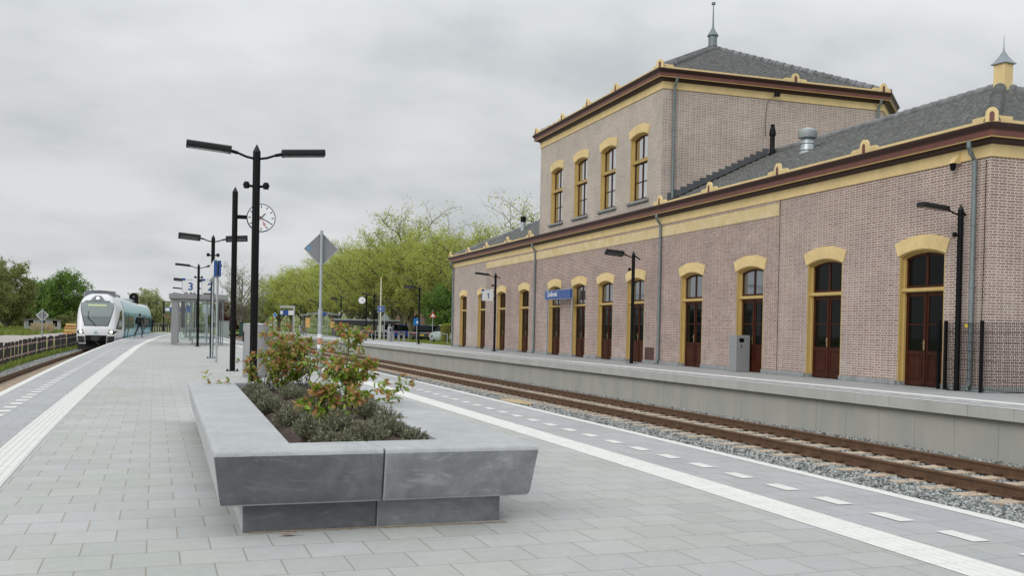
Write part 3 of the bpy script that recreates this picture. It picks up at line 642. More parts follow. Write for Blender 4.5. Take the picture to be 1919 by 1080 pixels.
mb.add([(XB,HY0,EZ),(XB,HY1,EZ),(RX,hipB,RZ),(RX,hipA,RZ)],[(0,1,2,3)]); mb.add([(EX,HY1,EZ),(XB,HY1,EZ),(RX,hipB,RZ)],[(0,2,1)])
mb.add([(EX,YA-.1,EZ-.02),(RX,YA-.1,RZ-.02),(RX,YA+.3,RZ-.02),(EX,YA+.3,EZ-.02)],[(0,1,2,3)])
link('roof',mb,M['tiles'],bld,world=True,fix=False)
def ridge(pts,r=.15,name='ridge_tiles',tl=.36):
    mb=MB(); a,b=Vector(pts[0]),Vector(pts[1]); d=b-a; n=max(2,int(d.length/tl)); d.normalize(); st=(b-a).length/n
    for i in range(n):
        p=a+d*st*i; q=p+d*(st*1.06); mb.tube([p,p+d*.05,q],[r*1.12,r*1.1,r*.88],12)
    return link(name,mb,M['ridge'],bld,world=True,smooth=True,fix=False)
ridge(((RX,YA-.05,RZ),(RX,hipA,RZ))); ridge(((RX,hipB,RZ),(RX,YB,RZ))); ridge(((EX,HY0,EZ+.06),(RX,hipA,RZ))); ridge(((XB,HY0,EZ+.06),(RX,hipA,RZ))); ridge(((EX,HY1,EZ+.06),(RX,hipB,RZ)))
# tower roof
AX,AY,AZ=21.8,(YA+YB)/2,13.72; TE=EZ+4.94; tx0,tx1=BX-.2,27.6; ty0,ty1=YA-.2,YB+.2
def tri(cx,cy,ux,uy,ln,dist,name='roof'):
    # triangular face rising from eave corner (cx,cy) along u to the apex; dist = plan distance eave->apex
    vx,vy=(-uy,ux); s=math.hypot(dist,AZ-TE)
    f=((AX-cx)*ux+(AY-cy)*uy)
    tiled((cx,cy,TE),(ux,uy,0),(vx*dist,vy*dist,AZ-TE),ln,s,lambda a,b:(a>=f*b/s-.02)&(a<=ln-(ln-f)*b/s+.02),name)
tri(tx0,ty0,1,0,25.85-tx0,AY-ty0); tri(tx0,ty1,0,-1,ty1-ty0,AX-tx0)
mb=MB(); mb.add([(25.85,ty0,TE),(tx1,ty0+1.75,TE),(tx1,ty1-1.75,TE),(25.85,ty1,TE),(tx0,ty1,TE),(AX,AY,AZ)],[(0,1,5),(1,2,5),(2,3,5),(3,4,5)]); link('roof',mb,M['tiles'],bld,world=True,fix=False)
for c in ((tx0,ty0),(25.85,ty0),(tx0,ty1)): ridge(((c[0],c[1],TE+.06),(AX,AY,AZ)))
# spire
sp=link('spire',MB().lathe([(.30,-.25),(.30,0),(.18,.05),(.18,.18),(.215,.2),(.215,.24),(.19,.26),(.19,.62),(.24,.64),(.25,.68),(.20,.76),(.12,.88),(.07,.98),(.045,1.05),(.025,1.75),(.018,2.05)],12,(AX,AY,AZ-.1)),M['zinc'],bld,world=True,smooth=True)
link('spire_knob',MB().lathe([(.03,0),(.085,.01),(.09,.06),(.085,.11),(.03,.12)],10,(AX,AY,AZ+1.93)),M['zinc'],sp,world=True,smooth=True)
# cream vent turret on the hip
ch=link('roof_turret',MB().box(-.17,.17,-.17,.17,7.75,8.53,Matrix.Rotation(R(8),3,'Z'),(RX,hipA-.1,0)),M['cream'],bld,world=True,bevel=.01)
link('turret_cap',MB().lathe([(.25,8.52),(.315,8.53),(.32,8.55),(.24,8.61),(.13,8.74),(.025,8.90),(.012,9.0),(.006,9.32)],4,(RX,hipA-.1,0),R(53)),mat('lead_cap',(.30,.34,.37),.5,metal=.4),ch,world=True)
# stepped flashing against the tower
mb=MB(); x=EX+.45
while x<RX-.1:
    z=EZ+(x-EX)/run*rise; mb.box(x,x+.26,YA-.035,YA-.003,z-.1,z+.36); x+=.26
link('stepped_flashing',mb,mat('lead_flashing',(.085,.092,.10),.7,var=.15),bld,world=True)
mb=MB(); mb.add([(EX,YA-.04,EZ+.09),(RX,YA-.04,RZ+.09),(RX,YA-.30,RZ+.09),(EX,YA-.30,EZ+.09)],[(0,1,2,3)]); link('valley_flashing',mb,mat('lead_flashing',()),bld,world=True,fix=False)
# roof vents
v1=link('roof_vent',MB().lathe([(.40,-.52),(.27,-.05),(.24,.05),(.21,.08),(.25,.09),(.21,.28),(.18,.30),(.22,.31),(.16,.50),(.18,.54)],14,(19.05,27.9,7.08)),M['galv'],bld,world=True,smooth=True)
link('vent_cowl',MB().lathe([(.29,0),(.30,.02),(.31,.23),(.29,.25),(.05,.34),(.02,.36)],16,(19.05,27.9,7.57)),M['galv'],v1,world=True,smooth=True)
link('flue_pipe',MB().lathe([(.105,-.1),(.105,.12),(.09,.14),(.09,.62),(.12,.64),(.125,.72),(.10,.85),(.085,.95),(.05,1.0),(.09,1.02),(.09,1.04)],12,(20.35,32.0,7.85)),M['black'],bld,world=True,smooth=True)
v2=link('roof_vent',MB().lathe([(.15,-.2),(.14,.35)],12,(19.0,56.6,7.25)),M['galv'],bld,world=True,smooth=True)
link('vent_cowl',MB().lathe([(.15,0),(.17,.02),(.17,.33),(.12,.36)],12,(19.0,56.6,7.60)),M['black'],v2,world=True,smooth=True)
# ---------------- doors and windows (one of each, then copies)
FX=BX+.165                                             # plane of the frames
def frame_mesh(w,zb,zs,jamb=.08):
    """ochre lining: side reveals, arched soffit; local y 0..w, x 0 at wall face"""
    mb=MB(); P=arc(0,w,zs); d0=-.0; d1=.165
    mb.box(0,.012,0,jamb,0,0) if False else None
    n=len(P)
    # soffit & reveals (thickness outward of the opening hidden in the wall)
    for y_,s_ in ((0,1),(w,-1)):
        mb.box(d0+.004,d1+.05,min(y_,y_+s_*.03),max(y_,y_+s_*.03),zb,zs)
        mb.box(d1-.05,d1+.05,min(y_+s_*.03,y_+s_*.075),max(y_+s_*.03,y_+s_*.075),zb,zs-.01)
    q=arc(0,w,zs,r=-.03); q2=arc(0,w,zs,r=-.075)
    for i in range(n-1):
        for (A,B,x0,x1) in ((P,q,d0+.004,d1+.05),(q,q2,d1-.05,d1+.05)):
            vs=[(x,p[0],p[1]) for x in (x0,x1) for p in (A[i],A[i+1],B[i+1],B[i])]
            mb.add(vs,[(0,1,2,3),(7,6,5,4),(0,4,5,1),(3,2,6,7)])
    return mb
def leaf_frames(w,zs,parts,x0,x1):
    """brown timber: list of (y0,y1,z0,z1) bars"""
    mb=MB()
    for (a,b,c,d) in parts: mb.box(x0,x1,a,b,c,d)
    return mb
W_=1.52
def arch_fill(mb,w,zs,x0,x1,r0,r1):
    A=arc(0,w,zs,r=r0);B=arc(0,w,zs,r=r1)
    for i in range(len(A)-1):
        vs=[(x,min(max(p[0],.075),w-.075),p[1]) for x in (x0,x1) for p in (A[i],A[i+1],B[i+1],B[i])]; mb.add(vs,[(0,1,2,3),(7,6,5,4),(0,4,5,1),(3,2,6,7)])
def make_door():
    g=[]
    fr=frame_mesh(W_,.10,ZS); fr.box(.06,.215,.03,W_-.03,2.245,2.32); fr.box(.095,.2,.03,W_-.03,2.225,2.245)
    f=link('door_frame',fr,M['ochre'],bld)
    link('frame_foot',MB().box(.003,.215,.0,.078,0,.10),M['stone'],f); link('frame_foot',MB().box(.003,.215,W_-.078,W_,0,.10),M['stone'],f)
    a,b,c=.075,W_-.075,W_/2; x0,x1=.165,.205
    d=MB()
    for (p,q) in ((a,c-.004),(c+.004,b)):
        for (y0,y1,z0,z1) in ((p,p+.085,.02,2.225),(q-.085,q,.02,2.225),(p+.085,q-.085,2.12,2.225),(p+.085,q-.085,.02,.15),(p+.085,q-.085,.74,.84),(p+.085,q-.085,1.445,1.48)): d.box(x0,x1,y0,y1,z0,z1)
        d.box(x0+.018,x1-.008,p+.085,q-.085,.15,.74); d.box(x0+.004,x1-.01,p+.13,q-.13,.20,.69)
    d.box(x0-.02,x0,c-.02,c+.02,.02,2.225)
    dd=link('double_door',d,M['brown'],f,bevel=.004,seg=1)
    t=MB()
    for (y0,y1,z0,z1) in ((a,b,2.32,2.385),(a,a+.06,2.385,3.07),(b-.06,b,2.385,3.07),(c-.04,c+.04,2.385,3.12)): t.box(x0,x1,y0,y1,z0,z1)
    arch_fill(t,W_,ZS,x0,x1,-.075,-.135); link('fanlight_frame',t,M['brown'],f)
    gl=MB()
    for (p,q) in ((a,c),(c,b)):
        gl.add([(x0+.02,p+.085,.84),(x0+.02,q-.085,.84),(x0+.02,q-.085,2.12),(x0+.02,p+.085,2.12)],[(0,3,2,1)])
    link('door_pane',gl,M['glassdk'],dd,fix=False)
    g2=MB(); A=arc(0,W_,ZS,r=-.13); n=len(A)
    P=[(x0+.02,a,2.385),(x0+.02,b,2.385)]+[(x0+.02,min(max(p[0],a),b),p[1]) for p in A[::-1]]; g2.add(P,[tuple(range(len(P)))[::-1]]); link('fanlight_pane',g2,M['glassdk'],f,fix=False)
    h=MB(); h.box(x0-.028,x0-.018,c+.028-.02,c+.028+.02,.86,1.10); h.tube([(x0-.03,c+.028,1.02),(x0-.065,c+.028,1.02),(x0-.065,c-.06,1.02)],.011,6); link('door_handle',h,mat('brass_handle',(.52,.40,.20),.35,metal=.8),dd)
    return f
def copy_part(src,loc):
    def cp(o,par):
        c=o.copy(); COL.objects.link(c); c.parent=par
        for ch in o.children: cp(ch,c)
        return c
    r=cp(src,src.parent); r.location=loc; return r
M['skyglass']=mat('sky_mirror_glass',(.25,.27,.29),.05,metal=.75); dproto=make_door(); first=True  # half-metal tone puts a bright sky reflection into the middle fanlights
for a,b in DO:
    x=BX-(.02 if 24.97<a<54.6 else 0); loc=(x-BX,a-Y0,0)
    sc=(b-a)/W_
    o=dproto if first else copy_part(dproto,loc)
    o.location=loc; o.scale=(1,sc,1); first=False
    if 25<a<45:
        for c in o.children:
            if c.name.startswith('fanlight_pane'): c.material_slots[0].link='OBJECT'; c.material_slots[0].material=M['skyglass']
def make_window():
    zb,zs=6.15,8.59; fr=frame_mesh(W_,zb,zs); fr.box(.06,.215,.03,W_-.03,7.62,7.72); fr.box(.04,.1,.03,W_-.03,7.70,7.725); fr.box(.15,.215,.03,W_-.03,zb,zb+.05)
    f=link('window_frame',fr,M['ochre'],bld); a,b,c=.075,W_-.075,W_/2; x0,x1=.165,.205; t=MB()
    for (y0,y1,z0,z1) in ((a,a+.055,zb+.05,7.62),(b-.055,b,zb+.05,7.62),(c-.045,c+.045,zb+.05,7.62),(a,b,zb+.05,zb+.12),(a,b,7.56,7.62),(a,b,6.87,6.91),(a,b,7.72,7.78),(a,a+.055,7.78,8.57),(b-.055,b,7.78,8.57),(c-.045,c+.045,7.78,8.64)): t.box(x0,x1,y0,y1,z0,z1)
    arch_fill(t,W_,zs,x0,x1,-.075,-.13); link('sash',t,M['brown'],f)
    g2=MB(); A=arc(0,W_,zs,r=-.12); P=[(x0+.02,a,zb+.05),(x0+.02,b,zb+.05)]+[(x0+.02,min(max(p[0],a),b),p[1]) for p in A[::-1]]; g2.add(P,[tuple(range(len(P)))[::-1]])
    link('pane',g2,M['winglass'],f,fix=False)
    cu=MB(); P=[(x0+.26,-.1,zb),(x0+.26,W_+.1,zb),(x0+.26,W_+.1,9.),(x0+.26,-.1,9.)]; cu.add(P,[(0,3,2,1)]); link('sky_reflection_sheet',cu,mat('sky_reflection_sheet',(.75,.78,.82),.8),f,fix=False)  # added white sheet, stands in for the sky reflected in the pane
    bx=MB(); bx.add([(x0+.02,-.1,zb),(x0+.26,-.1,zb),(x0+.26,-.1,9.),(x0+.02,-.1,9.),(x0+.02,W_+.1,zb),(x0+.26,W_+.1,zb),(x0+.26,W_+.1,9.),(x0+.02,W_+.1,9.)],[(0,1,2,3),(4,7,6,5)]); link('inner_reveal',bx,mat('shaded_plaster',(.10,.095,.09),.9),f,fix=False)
    si=MB(); si.box(-.09,.16,-.16,W_+.16,zb-.10,zb-.0); si.box(-.05,.16,-.12,W_+.12,zb-.13,zb-.10); link('sill',si,M['stone'],f,bevel=.01,seg=1)
    return f
M['winglass']=glassmat('window_glass',(.86,.90,.92),.5)
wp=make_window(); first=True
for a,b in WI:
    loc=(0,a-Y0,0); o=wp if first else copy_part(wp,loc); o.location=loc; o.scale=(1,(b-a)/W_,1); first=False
def make_arch(zs):
    mb=MB(); w=W_; Rr=(w*w/4+RISE*RISE)/(2*RISE); cz=zs+RISE-Rr; t=math.asin((w/2)/Rr)+.02; n=23; c=w/2
    for i in range(n):
        a=-t+2*t*i/n+.0022; b=-t+2*t*(i+1)/n-.0022; q=[(c+r*math.sin(k),cz+r*math.cos(k)) for r,k in ((Rr-.0,a),(Rr-.0,b),(Rr+.325,b),(Rr+.325,a))]
        vs=[(x,y,z) for x in (-.032,.0) for y,z in q]; mb.add(vs,[(0,1,2,3),(7,6,5,4),(0,4,5,1),(3,2,6,7),(1,5,6,2),(0,3,7,4)])
    q=[(c+r*math.sin(k),cz+r*math.cos(k)) for r,ks in ((Rr+.002,[-t+2*t*j/12 for j in range(13)]),(Rr+.322,[t-2*t*j/12 for j in range(13)])) for k in ks]
    m2=MB(); m2.prism(q,'x',-.024,-.001)
    me=mb.mesh('arch'); return mb,m2
for zs,spots in ((ZS,DO),(8.59,WI)):
    A,B=make_arch(zs); A.v+=[]; o0=len(A.v); A.v+=B.v; A.f+=[tuple(i+o0 for i in f) for f in B.f]; A.m+=B.m
    src=None
    for a,b in spots:
        loc=(-(.02 if 24.97<a<54.6 and zs<5 else 0),a-Y0,0)
        if src is None: src=link('brick_arch',A,M['cream'],bld,fix=True); o=src
        else: o=src.copy(); COL.objects.link(o); o.parent=bld
        o.location=loc; o.scale=(1,(b-a)/W_,1)
# downpipes
def pipe(y,x=BX,z1=5.4,z0=0.,axis='x',lab=None):
    mb=MB()
    if axis=='x': P=[(x-.26,y-.0,z1+.02),(x-.26,y,z1-.12),(x-.20,y,z1-.25),(x-.10,y,z1-.38),(x-.095,y,z1-.55),(x-.095,y,z0+.25),(x-.11,y,z0+.12),(x-.17,y,z0+.03)]
    else: P=[(x,y-.26,z1+.02),(x,y-.24,z1-.10),(x,y-.12,z1-.24),(x,y-.075,z1-.36),(x,y-.075,z0)]
    mb.tube(P,.052,10)
    zc=[z for z in np.arange(z0+.9,z1-.6,1.35)]
    for z in zc:
        px,py=(x-.095,y) if axis=='x' else (x,y-.075); mb.lathe([(.062,0),(.066,.02),(.062,.05)],10,(px,py,z)); mb.box(px,px+.095 if axis=='x' else px+.02,py-.012,py+.075 if axis!='x' else py+.012,z+.01,z+.04)
    return link('downpipe',mb,M['zinc'],bld,world=True,smooth=True)
pipe(17.42); pipe(32.45); pipe(46.05); pipe(61.85)
pipe(YA,16.62,10.36,6.0,'y'); pipe(YA,25.42,10.36,8.0,'y')
link('pipe_tap',MB().tube([(16.0,17.42,1.40),(15.98,17.42,1.46)],.03,8),mat('yellow_tag',(.75,.5,.03),.5),bld,world=True)
# service hatch, camera, floodlight, cables
hm=MB(); hm.box(BX-.035,BX-.019,32.93,33.64,.11,.60); hm.box(BX-.045,BX-.035,32.93,33.64,.56,.60); hm.box(BX-.045,BX-.035,32.93,33.64,.11,.15); hm.box(BX-.045,BX-.035,32.93,32.97,.15,.56); hm.box(BX-.045,BX-.035,33.6,33.64,.15,.56)
for k in range(7): hm.box(BX-.042,BX-.035,32.99,33.58,.18+k*.055,.21+k*.055)
link('vent_hatch',hm,mat('rusty_brown_grille',(.10,.045,.035),.6,var=.1),bld,world=True)
cb=MB(); cb.prism([(BX-.02,5.28),(BX-.02,5.02),(BX-.24,5.02)],'y',17.9,18.06); cc=link('camera_bracket',cb,M['cream'],bld,world=True)
link('dome_camera',MB().lathe([(.02,-.16),(.05,-.14),(.065,-.09),(.065,-.03),(.075,0)],12,(BX-.17,17.98,5.02)),M['black'],cc,world=True,smooth=True)
fl=MB(); fl.box(20.68,20.88,YA-.30,YA-.20,10.06,10.20); fl.box(20.76,20.80,YA-.22,YA-.0,10.10,10.14); link('floodlight',fl,M['black'],bld,world=True)
link('cable',MB().tube([(20.75,YA-.12,10.10),(20.5,YA-.02,9.85),(20.45,YA-.012,9.3),(20.46,YA-.012,8.6)],.008,4),M['black'],bld,world=True)
link('cable',MB().tube([(BX-.012,17.18,5.0),(BX-.012,17.18,3.0),(BX-.012,17.2,1.5),(BX-.012,17.2,.2)],.007,4),M['black'],bld,world=True)
# ------------------------------------------------------------------ planter bench
OC=[(.14,5.50),(1.99,5.55),(2.00,12.15),(.01,12.2)]; IC=[(.57,5.85),(1.47,5.92),(1.50,11.9),(.53,11.93)]
pl=root('planter_bench',(1.0,8.8,0),'low planter bench of grey concrete blocks with shrubs in the middle of the platform','planter bench')
PROF=[(.37,0.),(.37,.165),(.12,.165),(.09,.175),(.075,.20),(.0,.44),(.005,.454),(.02,.465),(.05,.47),(1.0,.47),(1.0,.30),(.9,.0)]
def pb(s):
    i=int(s)%4; f=s-int(s); j=(i+1)%4
    o=Vector(OC[i]).lerp(Vector(OC[j]),f); n=Vector(IC[i]).lerp(Vector(IC[j]),f); return o,n
def bench_block(s0,s1,ms):
    mb=MB(); st=[s0]; k=math.floor(s0)+1
    while k<s1: st.append(float(k)); k+=1
    st.append(s1); n=len(PROF)
    for a in st:
        o,i=pb(a); mb.v+=[(o.x+(i.x-o.x)*t,o.y+(i.y-o.y)*t,z) for t,z in PROF]
    for a in range(len(st)-1):
        for q in range(n): mb.f.append((a*n+q,a*n+(q+1)%n,(a+1)*n+(q+1)%n,(a+1)*n+q)); mb.m.append(0)
    mb.f.append(tuple(range(n))); mb.f.append(tuple((len(st)-1)*n+q for q in range(n))); mb.m+=[0,0]
    me=mb.mesh('bench_block'); fixn(me)
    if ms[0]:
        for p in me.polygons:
            if p.normal.y<-.75 and p.center.z<.43: p.material_index=1  # front faces below the rim take the darker concrete
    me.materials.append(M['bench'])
    if ms[0]: me.materials.append(M[ms[0]])
    return link('bench_block',me,[],pl,world=True,fix=False,bevel=.010)
g=.0035
fy=lambda y:3+(12.2-y)/(12.2-5.5)
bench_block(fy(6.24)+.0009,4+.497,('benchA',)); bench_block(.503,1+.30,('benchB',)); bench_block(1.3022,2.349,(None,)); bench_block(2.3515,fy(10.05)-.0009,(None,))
bench_block(fy(10.05),fy(8.07)-.0009,(None,)); bench_block(fy(8.07),fy(6.24)-.0009,(None,))
sb=MB(); rg=random.Random(5); pts=[]
for i in range(60):
    f=i/59; o=Vector(OC[0]).lerp(Vector(OC[1]),.1+.81*f); pts.append((o.x,5.5+.37*.36+.006,.0075,o.x,5.5+.37*.36-.012-.03*rg.random()**2,.0062))
for i in range(59): a,b=pts[i],pts[i+1]; k=len(sb.v); sb.v+=[a[:3],b[:3],b[3:],a[3:]]; sb.f.append((k,k+1,k+2,k+3)); sb.m.append(0)
sd_=link('sand_dust',sb,mat('joint_sand',(.34,.27,.20),1.,var=.25,vs=30),fix=False); sd_['kind']='stuff'; tag(sd_,'thin line of brown sand blown along the foot of the planter bench','sand')
mb=MB(); nx,ny=40,110; P=np.zeros((nx,ny,3)); rg=np.random.default_rng(2)
for i in range(nx):
    for j in range(ny):
        P[i,j]=(.5+1.03*i/(nx-1),5.84+6.12*j/(ny-1),.375+.02*math.sin(i*.7+j*.3)+.018*rg.random())
link('soil',grid_mesh('soil',P),M['soil'],pl,world=True,fix=False)
# ------------------------------------------------------------------ plants
def leaf_polys(C,D,Nn,l,w,fold=.15):
    """C base (n,3), D direction, Nn normal, l,w (n,) -> two quads folded along the midrib, sharing an island via 6-gon"""
    D=D/np.linalg.norm(D,axis=1,keepdims=True); Sd=np.cross(D,Nn); Sd/=np.linalg.norm(Sd,axis=1,keepdims=True)+1e-9; Nn=np.cross(Sd,D)
    l=l[:,None]; w=w[:,None]
    p0=C; p1=C+D*l*.35+Sd*w*.5+Nn*w*fold; p2=C+D*l*.75+Sd*w*.36+Nn*w*fold*.6-Nn*l*.06; p3=C+D*l-Nn*l*.16; p4=C+D*l*.75-Sd*w*.36+Nn*w*fold*.6-Nn*l*.06; p5=C+D*l*.35-Sd*w*.5+Nn*w*fold
    return np.stack([p0,p1,p2,p3,p4,p5],1)
def tubes_np(name,segs,n=4):
    """segs: list of (p0,p1,r0,r1)"""
    A=np.array([s[0] for s in segs]); B=np.array([s[1] for s in segs]); ra=np.array([s[2] for s in segs]); rb=np.array([s[3] for s in segs])
    D=B-A; D/=np.linalg.norm(D,axis=1,keepdims=True)+1e-9; ref=np.where(np.abs(D[:,2:3])<.9,[[0,0,1.]],[[0,1.,0]]); X=np.cross(D,ref); X/=np.linalg.norm(X,axis=1,keepdims=True); Y=np.cross(D,X)
    t=np.arange(n)*2*PI/n; c,s=np.cos(t),np.sin(t)
    ring=X[:,None]*c[None,:,None]+Y[:,None]*s[None,:,None]
    VA=A[:,None]+ring*ra[:,None,None]; VB=B[:,None]+ring*rb[:,None,None]; V=np.concatenate([VA,VB],1); m=len(segs)
    q=np.array([(k,(k+1)%n,n+(k+1)%n,n+k) for k in range(n)]); F=(q[None]+np.arange(m)[:,None,None]*2*n).reshape(-1)
    me=bpy.data.meshes.new(name); me.vertices.add(m*2*n); me.vertices.foreach_set('co',V.reshape(-1).astype(np.float32)); me.loops.add(len(F)); me.loops.foreach_set('vertex_index',F.astype(np.int32))
    k=m*n; me.polygons.add(k); me.polygons.foreach_set('loop_start',np.arange(0,k*4,4,dtype=np.int32)); me.polygons.foreach_set('loop_total',np.full(k,4,dtype=np.int32)); me.update(calc_edges=True)
    me.polygons.foreach_set('use_smooth',[True]*k); return me
def shrub(seed,x,y,H,spread,nst,label,low=.25,ll=.061,extra=None,dens=1.,red=.5):
    rg=np.random.default_rng(seed); t=root('flowering_shrub',(x,y,.375),label,'shrub','leafy shrubs planted in the bench planter'); segs=[]; Lc=[];Ld=[];Lr=[]
    def grow(p,d,ln,r,depth,h0=0):
        n=max(3,int(ln/.035)); st=ln/n; p=np.array(p,float); d=np.array(d,float)
        for i in range(n):
            d=d+rg.normal(0,.10,3)+np.array([0,0,.02 if depth<2 else .0]); d/=np.linalg.norm(d); q=p+d*st; rr=r*(1-.7*i/n); segs.append((p,q,rr,r*(1-.7*(i+1)/n)))
            f=(i+1)/n; zrel=q[2]/H
            if zrel>low*(.5+.6*rg.random()) or depth>=1:
                for _ in range(int((1.3+1.6*(depth>0))*dens*.68+rg.random())):
                    a=rg.normal(0,1,3); a-=a.dot(d)*d; a/=np.linalg.norm(a); dd=a+d*(.45+.5*rg.random())+np.array([0,0,-.25]); Lc.append(q+rg.normal(0,.004,3)); Ld.append(dd); Lr.append(f*.55+zrel*.35+.0*depth+rg.normal(0,.25))
            if depth<2 and f>.25 and rg.random()<(.42 if depth==0 else .28):
                a=rg.normal(0,1,3); a-=a.dot(d)*d; a/=np.linalg.norm(a); dd=d*.6+a*.9; dd[2]=max(dd[2],-.05) ; grow(q,dd/np.linalg.norm(dd),ln*(.42-.1*depth)*(.6+.7*rg.random())*(1.15-f*.6),r*.55,depth+1)
            p=q
        for _ in range(5):
            a=rg.normal(0,1,3); Lc.append(p); Ld.append(d*.9+a*.55); Lr.append(.95+rg.normal(0,.2))
    for k in range(nst):
        a=k/nst*2*PI+rg.random()*.9; s=spread*(.35+.65*rg.random()); hh=H*(.62+.38*rg.random()) if k else H
        d=np.array([math.cos(a)*s,math.sin(a)*s,hh]); grow((rg.normal(0,.03),rg.normal(0,.03),0),d/np.linalg.norm(d),np.linalg.norm(d),.0065,0)
    for e in (extra or []): grow(e[0],np.array(e[1])/np.linalg.norm(e[1]),e[2],.004,1)
    o=bpy.data.objects.new('stems',tubes_np('stems',segs,5)); o.data.materials.append(M['twig']); COL.objects.link(o); o.parent=t
    C=np.array(Lc);D=np.array(Ld);Lr=np.array(Lr); n=len(C); Nn=rg.normal(0,.45,(n,3))+np.array([0,-.1,1.]); l=ll*(.6+.65*rg.random(n)); w=l*(.42+.12*rg.random(n))
    P=leaf_polys(C,D,Nn,l,w); th=.80+(.62-red)*.6; m=Lr>th+rg.normal(0,.12,n)*0
    for nm,sel,mt in (('green_leaves',~m,M['shrubg']),('bronze_leaves',m,M['shrubo'])):
        if sel.sum()==0: continue
        o=bpy.data.objects.new(nm,qmesh(nm,P[sel])); o.data.materials.append(mt); COL.objects.link(o); o.parent=t
    return t
shrub(1,1.36,8.85,.74,.24,8,'tallest leafy shrub in the planter, reddish tips, nearest the open right side',low=.16,dens=1.25,extra=[((.05,0,.02),(.62,.1,.36),.58),((0,-.1,.02),(-.6,-.5,.25),.36),((0,-.1,.0),(.1,-.7,.2),.34)],red=.56)
shrub(2,1.16,8.15,.27,.22,7,'short bushy orange shrub in front of the tallest one in the planter',low=.05,dens=1.5,ll=.068,extra=[((0,0,.02),(-.8,-.5,.2),.36),((0,0,.0),(-.5,-.9,.15),.36)],red=.62)
shrub(3,1.28,11.5,.66,.30,8,'leafy shrub with arching stems behind the tallest one in the planter',low=.3,red=.56)
shrub(4,1.02,11.75,.70,.32,8,'thin stemmed shrub between the other tall ones at the far end of the planter',low=.35,red=.6)
shrub(5,.86,11.6,.52,.26,7,'leafy shrub nearest the grey cylinder, with a twig hanging over the bench edge',low=.35,red=.6,extra=[((-.05,0,.05),(-1.,.1,.28),.60)])
def herb(seed,x,y,r,h,label,src=None):
    rg=np.random.default_rng(seed); t=root('herb_cushion',(x,y,.38),label,'low plant','low grey-green plants covering the planter soil')
    C=[];D=[];segs=[]; ns=int(95*r/.2)
    for k in range(ns):
        a=rg.random()*2*PI; q=math.sqrt(rg.random()); tip=np.array([math.cos(a)*q*r,math.sin(a)*q*r,h*(1-.55*q*q)*(.75+.4*rg.random())]); b=tip*np.array([.35,.35,0]); d=(tip-b); segs.append((b,tip,.0025,.0015))
        m=int(14+rg.random()*5)
        for j in range(m):
            f=.25+.75*(j+rg.random())/m; C.append(b+d*f); v=rg.normal(0,1,3); v/=np.linalg.norm(v); D.append(v*.8+d/np.linalg.norm(d)*.8)
    C=np.array(C);D=np.array(D);n=len(C); P=leaf_polys(C,D,rg.normal(0,1,(n,3)),.022+.016*rg.random(n),.0055+.003*rg.random(n),.05)
    o=bpy.data.objects.new('leaves',qmesh('leaves',P)); o.data.materials.append(M['herb']); COL.objects.link(o); o.parent=t
    o=bpy.data.objects.new('stems',tubes_np('stems',segs,3)); o.data.materials.append(M['twig']); COL.objects.link(o); o.parent=t
    return t
hs=[(.72,11.35,.17,.14,'low cushion plant at the far left corner of the planter, below the cylinder'),(.70,10.5,.17,.15,'second low cushion plant from the far end along the left bench'),
(.69,8.75,.17,.17,'dark low cushion plant halfway along the left bench edge'),(.68,9.65,.16,.16,'low cushion plant between the halfway one and the far ones, left bench'),(.73,7.55,.18,.19,'tall tufted cushion plant on the left, two back from the front bench'),
(.78,6.75,.15,.17,'low cushion plant beside the inner front left corner of the bench'),(.86,6.2,.17,.13,'pale cushion plant touching the front bench, left of the seam'),(1.10,6.35,.21,.17,'broad cushion plant at the front bench beside the seam'),
(1.03,7.15,.18,.18,'dark cushion plant in the centre, behind the broad front one'),(1.33,6.75,.17,.16,'low cushion plant in front of the orange shrub, right half'),(1.40,6.25,.13,.12,'small cushion plant at the front right inner corner'),
(1.44,7.4,.17,.18,'rounded cushion plant along the right bench, nearest pair'),(1.42,8.1,.17,.18,'rounded cushion plant along the right bench, under the long twig'),(1.40,10.2,.18,.14,'low cushion plant behind the tallest shrub'),
(1.05,10.5,.2,.15,'low cushion plant in the middle of the bed between tall shrubs'),(1.0,8.2,.19,.15,'cushion plant in front of the orange shrub stems'),(1.08,11.25,.18,.12,'low cushion plant at the foot of the thin stemmed shrub')]
for i,(x,y,r,h,l) in enumerate(hs): herb(20+i,x,y,r*.80,h*.95,l)
# ------------------------------------------------------------------ grey cylinder bin
t=root('cylinder_bin',(1.41,22.3,0),'tall grey steel cylinder standing behind the planter bench','bin')
link('cylinder',MB().lathe([(.255,0),(.255,.04),(.27,.05),(.27,1.12),(.262,1.135)],40),M['greybin'],t,smooth=True)
link('lid',MB().lathe([(.272,1.132),(.274,1.15),(.25,1.165),(.05,1.185),(.01,1.187)],40),M['galv'],t,smooth=True)
mb=MB(); mb.box(-.275,-.262,-.10,.06,.78,1.0); link('opening',mb,M['black'],t)
